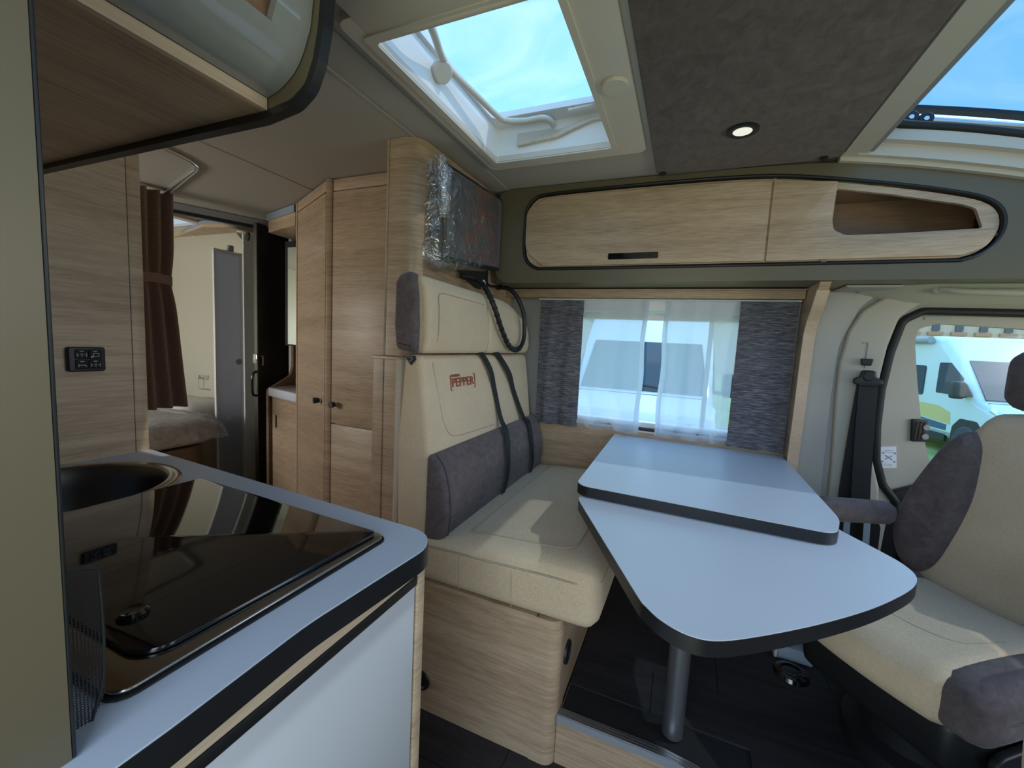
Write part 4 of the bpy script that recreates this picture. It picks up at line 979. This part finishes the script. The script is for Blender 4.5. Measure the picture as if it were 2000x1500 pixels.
gh = thing('grab_handle', 'beige grab handle on the headliner over the cab door', 'handle', (.95, 2.0, 1.53))
tube('grip', [(.815, 2.015, 1.536), (.835, 1.985, 1.532), (.88, 1.972, 1.524), (1.0, 1.970, 1.520), (1.10, 1.972, 1.520), (1.15, 1.985, 1.53), (1.165, 2.015, 1.535)], lambda t: .013-.004*abs(math.sin(t*6.28)), 'trim_beige', gh, 12)
rbox('mount', (.845, 2.005, 1.534), (.08, .03, .028), .012, 'trim_beige', gh, 4); rbox('mount', (1.14, 2.005, 1.532), (.08, .03, .028), .012, 'trim_beige', gh, 4)
# cab door
cdr = sroot('door_1', (1.1, 2.16, PZ))
wp_ = [(.948, .84), (1.65, .84), (1.65, 1.15), (1.42, 1.385), (1.13, 1.412), (.90, 1.424), (.842, 1.40), (.838, 1.35), (.862, 1.2), (.90, 1.0)]
wpr = rpoly(wp_, [.02, .05, .1, .1, .2, .05, .02, .04, .1, .1], 5)
plate('door_trim', offs(dop if area2(dop) > 0 else dop[::-1], -.004), [wpr], 2.150, 2.185, 'XZ', 'trim_beige', cdr)
prism('door_card', rpoly([(.80, .20), (1.74, .20), (1.74, .90), (.99, .88), (.94, .80), (.90, .775), (.82, .735)], [.02, .02, .05, .05, .05, .05, .05], 4), 2.118, 2.152, 'XZ', 'black', cdr, r=.01)
prism('window_pane', offs(wpr if area2(wpr) > 0 else wpr[::-1], -.006), 2.168, 2.173, 'XZ', 'pane', cdr)
tube('door_seal', [(x, 2.118, z) for x, z in dop], .015, 'rubber', cdr, 8, True, 0)
ctl = prism('switch_block', rpoly([(.868, .950), (.918, .955), (.910, 1.045), (.860, 1.040)], .006, 3), 2.135, 2.152, 'XZ', 'black', cdr, r=.003)
for k_ in range(3): box('slat', .873+.012*k_, .879+.012*k_, 2.1325, 2.136, .962, 1.034, 'black_gloss', ctl)
for z_ in (.975, 1.012): cyl('switch_key', (.905, 2.135, z_), (0, -1, 0), .011, .006, 'grey_plastic', ctl, 14)
st = prism('sticker', [(.782, .822), (.838, .832), (.827, .922), (.778, .912)], 2.1475, 2.1498, 'XZ', 'paper', cdr)
for a, b_ in (((.797, .862), (.818, .880)), ((.796, .880), (.820, .864))): tube('sticker_print', [(a[0], 2.147, a[1]), (b_[0], 2.147, b_[1])], .0016, 'print_grey', st, 5, sm=1)
for z_ in (.900, .893, .842, .836): tube('sticker_print', [(.792, 2.1472, z_), (.822, 2.1472, z_+.002)], .0008, 'print_grey', st, 4, sm=1)
for x_, z_ in ((.788, .888), (.826, .892), (.789, .852), (.828, .856)): cyl('sticker_print', (x_, 2.1475, z_), (0, -1, 0), .004, .0006, 'print_grey', st, 8)
prism('escutcheon', rpoly([(.855, 1.436), (.935, 1.438), (.935, 1.452), (.855, 1.450)], .006, 3), 2.1465, 2.151, 'XZ', 'trim_grey', cdr)
# cab seat belt
cbt = thing('cab_seat_belt', 'black cab seat belt hanging from the beige door pillar', 'seat belt', (.69, 2.08, .6))
prism('guide_loop', rpoly([(.632, 1.172), (.655, 1.160), (.705, 1.160), (.728, 1.172), (.728, 1.190), (.705, 1.200), (.700, 1.226), (.655, 1.226), (.652, 1.200), (.632, 1.190)], .012, 4), 2.062, 2.080, 'XZ', 'black', cbt, r=.006)
cyl('guide_bolt', (.678, 2.0945, 1.204), (0, -1, 0), .020, .038, 'black', cbt, 20)
prism('height_adjuster', rpoly([(.657, 1.245), (.687, 1.245), (.692, 1.272), (.653, 1.272)], .004, 3), 2.075, 2.0945, 'XZ', 'black', cbt, r=.003)
ribbon('strap', [(.682, 2.066, 1.178), (.690, 2.068, 1.0), (.700, 2.066, .80), (.706, 2.060, .69)], .062, .003, (1, 0, 0), 'strap_black', cbt)
ribbon('strap', [(.672, 2.074, 1.176), (.668, 2.080, 1.0), (.664, 2.082, .80), (.662, 2.082, .60)], .050, .003, (1, 0, 0), 'strap_black', cbt)
rbox('buckle_housing', (.706, 2.056, .685), (.10, .018, .034), .007, 'black', cbt, 5)
prism('latch_tongue', rpoly([(.694, .618), (.722, .614), (.732, .662), (.684, .665)], .004, 3), 2.050, 2.054, 'XZ', 'chrome', cbt)
prism('tongue_slot', rpoly([(.701, .628), (.716, .626), (.719, .645), (.701, .647)], .003, 3), 2.0485, 2.051, 'XZ', 'black', cbt)
for x_ in (.672, .738): ribbon('strap_edge', [(x_, 2.07, .66), (x_+.006, 2.06, .50), (x_+.02, 2.05, .36)], .022, .003, (1, 0, 0), 'blue_grey', cbt, 3)
prism('reel_cover', rpoly([(.60, PZ), (.80, PZ), (.79, .62), (.62, .60)], .03, 4), 2.083, 2.0945, 'XZ', 'black', cbt)

# ================================================================== SWIVEL SEATS
def make_seat(label, group):
    s = thing('cab_chair', label, 'chair', (0, 0, 0), group)
    # local frame: faces +x, z = 0 on the platform
    lathe('swivel_base', [(0, 0), (.20, 0), (.20, .05), (.16, .07), (.16, .20), (0, .20)], (.03, 0, 0), (0, 0, 1), 'black', s, 28)
    prism('seat_pan', rpoly([(-.26, -.25), (.24, -.25), (.285, -.20), (.285, .20), (.24, .25), (-.26, .25)], .05, 4), .19, .335, 'XY', 'black', s, r=.03)
    prism('side_valance', rpoly([(-.30, .20), (.22, .21), (.27, .30), (-.30, .34)], .03, 4), -.285, -.262, 'XZ', 'black', s, r=.006)
    prism('side_valance', rpoly([(-.30, .20), (.22, .21), (.27, .30), (-.30, .34)], .03, 4), .262, .285, 'XZ', 'black', s, r=.006)
    def cw(p):
        t = (p.x+.22)/.54; u = p.y/.26; hz = max(0, min(1, (p.z-.34)/.08))
        return Vector((p.x+.03*(1-u*u)*max(0, t), p.y, p.z+hz*(.035*math.sin(max(0, min(1, t))*math.pi*.75)-.02*(1-u*u)+.012)))
    cu = rbox('seat_cushion', (.05, 0, .385), (.56, .46, .125), .055, 'beige_fabric', s, 14, .004, cw)
    tube('seam', [(cw(Vector((x, y, .449)))+Vector((0, 0, .0012))) for x, y in ((-.12, .15), (.08, .15), (.16, .12), (.18, 0), (.16, -.12), (.08, -.15), (-.12, -.15))], .002, 'stitch', cu, 6)
    for sy in (-1, 1):
        def sw(p):
            t = (p.x+.22)/.54
            return Vector((p.x, p.y, p.z+.025*math.sin(max(0, min(1, t))*math.pi*.75)))
        bo = rbox('side_bolster', (.055, sy*.232, .385), (.55, .13, .150), .05, 'suede', s, 10, .004, sw)
        tube('piping', [(-.15, sy*.300, .41), (.1, sy*.301, .418), (.24, sy*.30, .415), (.30, sy*.285, .41), (.331, sy*.25, .405)], .003, 'stitch_dark', bo, 6)
    # backrest
    lean = .106
    def lw_(p): return Vector((p.x-(p.z-.42)*lean, p.y, p.z))
    half = [(.225, .40), (.262, .50), (.285, .62), (.288, .72), (.262, .84), (.215, .95), (.175, 1.01), (.15, 1.05), (.10, 1.075)]
    ol = half+[(-y, z) for y, z in half[::-1]]
    bk_ = prism('backrest', [(p.x, p.y) for p in catmull([(y, z, 0) for y, z in ol], 4, True)], -.345, -.205, 'YZ', 'beige_fabric', s, r=.045, seg=5, warp=lw_, ang=60)
    for sy in (-1, 1):
        wing = [(.235, .455), (.300, .50), (.330, .60), (.318, .71), (.272, .845), (.222, .955), (.170, 1.0), (.135, .96), (.125, .88), (.125, .76), (.150, .62), (.185, .50)]
        wi = prism('wing_bolster', [(p.x, p.y) for p in catmull([(sy*y, z, 0) for y, z in wing], 5, True)], -.315, -.160, 'YZ', 'suede', s, r=.042, seg=5, warp=lw_, ang=60)
    rbox('headrest', lw_(Vector((-.265, 0, 1.19))), (.11, .27, .20), .05, 'suede', s, 8, .004)
    for sy in (-.07, .07): tube('headrest_post', [lw_(Vector((-.27, sy, 1.04))), lw_(Vector((-.27, sy, 1.12)))], .007, 'steel_dark', s, 8, sm=1)
    for sy in (-1, 1):
        ar = rbox('armrest', (-.030, sy*.345, .655), (.36, .075, .085), .034, 'suede', s, 8, .003, lambda p: Vector((p.x, p.y, p.z+.02*((p.x+.03)/.18))))
        tube('piping', [(.10, sy*.345-.038, .63), (.135, sy*.345-.036, .665), (.120, sy*.345-.02, .705)], .0022, 'stitch_dark', ar, 6)
        cyl('armrest_pivot', (-.22, sy*.285, .64), (0, sy, 0), .028, .05, 'black', s, 18)
    fit = Matrix.Diagonal((.969, .848, .898, 1))
    for ch in s.children_recursive: ch.data.transform(fit)
    return s
ds = make_seat('beige cab chair with dark suede wings, swivelled towards the table', 'cab chairs')
ds_copy = copy_tree(ds)
ds.location = (.735, 1.483, PZ); ds.rotation_euler = (0, 0, R(216.85))
ds_copy.location = (.783, .456, PZ); ds_copy.rotation_euler = (0, 0, R(0)); ds_copy['label'] = 'beige cab chair facing forward, only its rounded back corner showing'
cs = thing('step_box', 'low pale grey box on the dark floor under the table', 'box', (.46, 1.75, PZ))
box('shell', .405, .515, 1.70, 1.80, PZ+.0005, PZ+.05, 'blue_grey', cs, .004); box('end_cap', .395, .405, 1.70, 1.80, PZ+.0005, PZ+.045, 'pano_frame', cs, .002)
fo = thing('floor_socket', 'black oval floor fitting beside the swivel seat', 'socket', (.435, 1.63, PZ))
lathe('ring', [(0, .008), (.03, .008), (.036, .014), (.05, .012), (.055, 0), (0, 0)], (.435, 1.63, PZ+.0005), (0, 0, 1), 'black_gloss', fo, 28)
for a in (.4, 1.2, 2.0): cyl('screw', (.435+.02*math.cos(-a), 1.63+.02*math.sin(-a), PZ+.008), (0, 0, 1), .004, .004, 'steel_dark', fo, 10)

# ================================================================== OUTSIDE
gr = bpy.data.meshes.new('ground'); gr.from_pydata([(-80, -60, -.55), (80, -60, -.55), (80, 120, -.55), (-80, 120, -.55)], [], [(0, 1, 2, 3)])
go = link('ground', gr, 'grass', None, False); go['kind'] = 'structure'
def make_van(label, loc, rz, mat, group, stripe=False):
    t = thing('camper_van', label, 'van', (0, 0, 0), group)
    # local: nose towards +x, z = 0 ground
    prof = [(.05, .32), (.0, .40), (-.02, .62), (-.10, .88), (-.16, .98), (-.70, 1.16), (-.78, 1.20), (-1.45, 1.92), (-1.62, 2.06), (-2.0, 2.38), (-2.3, 2.45), (-5.5, 2.47), (-5.85, 2.40), (-5.9, .36)]
    bo = prism('body', rpoly([(x, z) for x, z in prof], [.05, .05, .08, .08, .05, .1, .05, .08, .1, .15, .2, .15, .1, .05], 3), -1.0, 1.0, 'XZ', mat, t, r=.14, seg=4, ang=45)
    def quad(name, pts, m_, th=.012): 
        P = [Vector(p) for p in pts]; nn = (P[1]-P[0]).cross(P[2]-P[0]).normalized(); bm = bmesh.new()
        a = [bm.verts.new(p+nn*th) for p in P]; b_ = [bm.verts.new(p-nn*th) for p in P]; bm.faces.new(a); bm.faces.new(b_[::-1])
        for i in range(len(P)): bm.faces.new((a[i], a[(i+1) % len(P)], b_[(i+1) % len(P)], b_[i]))
        return from_bm(name, bm, m_, t, False)
    quad('windscreen', [(-.775, -.90, 1.21), (-.775, .90, 1.21), (-1.46, .82, 1.93), (-1.46, -.82, 1.93)], 'van_glass', .02)
    tube('wiper', [(-.76, .5, 1.24), (-.80, .1, 1.29), (-.84, -.3, 1.33)], .012, 'van_black', t, 6)
    prism('grille', [(-.55, .50), (.55, .50), (.62, .86), (-.62, .86)], -.085, .005, 'YZ', 'van_black', t)
    for z_ in (.56, .64, .72, .80): box('grille_bar', .004, .015, -.55, .55, z_, z_+.03, mat, t)
    prism('bumper', rpoly([(-.98, .30), (.98, .30), (.98, .52), (-.98, .52)], .06, 3), -.12, .075, 'YZ', 'van_black', t, r=.04)
    for sy in (-1, 1):
        quad('headlight', [(-.10, sy*.66, .88), (-.16, sy*.95, .86), (-.50, sy*1.0, 1.04), (-.56, sy*.92, 1.10), (-.25, sy*.66, .99)], 'headlight', .02)
        wl = thing_child = lathe('wheel', [(.20, -.11), (.30, -.11), (.335, -.08), (.335, .08), (.30, .11), (.20, .11)], (-.95, sy*.93, .335), (0, sy, 0), 'tyre', t, 32)
        lathe('wheel_rim', [(0, .06), (.05, .065), (.06, .05), (.19, .06), (.205, .10), (.21, .0), (0, 0)], (-.95, sy*.94, .335), (0, sy, 0), 'steel_dark', wl, 28)
        for k_ in range(7):
            a = k_*2*math.pi/7; tube('spoke', [(-.95+.03*math.cos(a), sy*1.02, .335+.03*math.sin(a)), (-.95+.20*math.cos(a), sy*1.03, .335+.20*math.sin(a))], .018, 'aluminium', wl, 6, sm=1)
        w_2 = lathe('wheel', [(0, -.11), (.30, -.11), (.335, -.08), (.335, .08), (.30, .11), (.20, .10), (0, .07)], (-4.7, sy*.93, .335), (0, sy, 0), 'tyre', t, 28)
        prism('wheel_arch', rpoly([(-1.36, .32), (-.54, .32), (-.56, .62), (-.74, .80), (-1.16, .80), (-1.34, .62)], .1, 4), sy*.985, sy*1.006, 'XZ', 'van_black', t)
        prism('side_window', rpoly([(-.92, 1.24), (-1.18, 1.24), (-1.18, 1.52)], .02, 2), sy*.99, sy*1.008, 'XZ', 'van_glass', t)
        prism('side_window', rpoly([(-1.24, 1.24), (-1.95, 1.24), (-1.95, 1.88), (-1.62, 1.88), (-1.24, 1.58)], .04, 3), sy*.99, sy*1.008, 'XZ', 'van_glass', t)
        prism('side_window', rpoly([(-2.35, 1.15), (-3.45, 1.15), (-3.45, 1.80), (-2.35, 1.80)], .06, 3), sy*.99, sy*1.02, 'XZ', 'van_glass', t)
        rbox('mirror', (-1.02, sy*1.20, 1.36), (.16, .20, .34), .05, 'van_black', t, 5); tube('mirror_arm', [(-1.1, sy*1.0, 1.24), (-1.05, sy*1.14, 1.24)], .03, 'van_black', t, 6, sm=1)
        box('sill', -4.2, -1.5, min(sy*.96, sy*1.01), max(sy*.96, sy*1.01), .28, .42, 'van_black', t)
        if stripe:
            prism('side_stripe', [(-1.5, .50), (-4.3, .50), (-4.3, .78), (-1.5, .62)], sy*.99, sy*1.006, 'XZ', 'van_navy', t)
            prism('side_stripe', [(-1.4, .64), (-4.3, .82), (-4.3, 1.02), (-1.8, .98), (-1.45, .88)], sy*.99, sy*1.007, 'XZ', 'van_gold', t)
    tube('awning', [(-2.2, -1.08, 2.36), (-5.4, -1.08, 2.40)], .075, 'grey_plastic', t, 10, sm=1)
    box('bonnet_line', -.72, -.70, -.9, .9, 1.150, 1.168, 'van_black', t)
    t.location = loc; t.rotation_euler = (0, 0, rz)
    return t
make_van('pale teal camper van with gold side stripe seen through the cab door window', (6.18, 9.75, -.55), R(-84), 'van_teal', 'parked camper vans', True)
make_van('white camper van parked behind the gap between the sheer curtains', (-.55, 5.6, -.55), R(-88), 'van_white', 'parked camper vans')
make_van('white camper van parked behind the sheer curtain near the bench', (-3.4, 6.4, -.55), R(-84), 'van_white', 'parked camper vans')
bu = thing('brick_building', 'long pale brick building with rows of windows behind the teal van', 'building', (18, 42, -.55))
box('facade', -30, 60, 42, 46, -.55, 8.0, 'brick_pale', bu)
box('roof', -31, 61, 41.7, 47, 8.0, 8.5, 'brick', bu)
wm = bpy.data.meshes.new('window'); bmx = bmesh.new(); bmesh.ops.create_cube(bmx, size=1)
for v in bmx.verts: v.co = Vector((v.co.x*.42, v.co.y*.2, v.co.z*1.3))
bmx.to_mesh(wm); bmx.free(); wm.materials.append(MATS['window_dark'])
sm_ = bpy.data.meshes.new('sill'); bmx = bmesh.new(); bmesh.ops.create_cube(bmx, size=1)
for v in bmx.verts: v.co = Vector((v.co.x*.9, v.co.y*.3, v.co.z*.25))
bmx.to_mesh(sm_); bmx.free(); sm_.materials.append(MATS['brick'])
for zf in (1.2, 4.55):
    for i_ in range(18):
        x_ = 8+i_*1.35
        wo2 = bpy.data.objects.new('window', wm); COL.objects.link(wo2); wo2.location = (x_, 41.95, zf); wo2.parent = bu; wo2.matrix_parent_inverse = Matrix.Translation(-bu.location)
        so2 = bpy.data.objects.new('window_sill', sm_); COL.objects.link(so2); so2.location = (x_, 41.95, zf-.85); so2.parent = bu; so2.matrix_parent_inverse = Matrix.Translation(-bu.location)
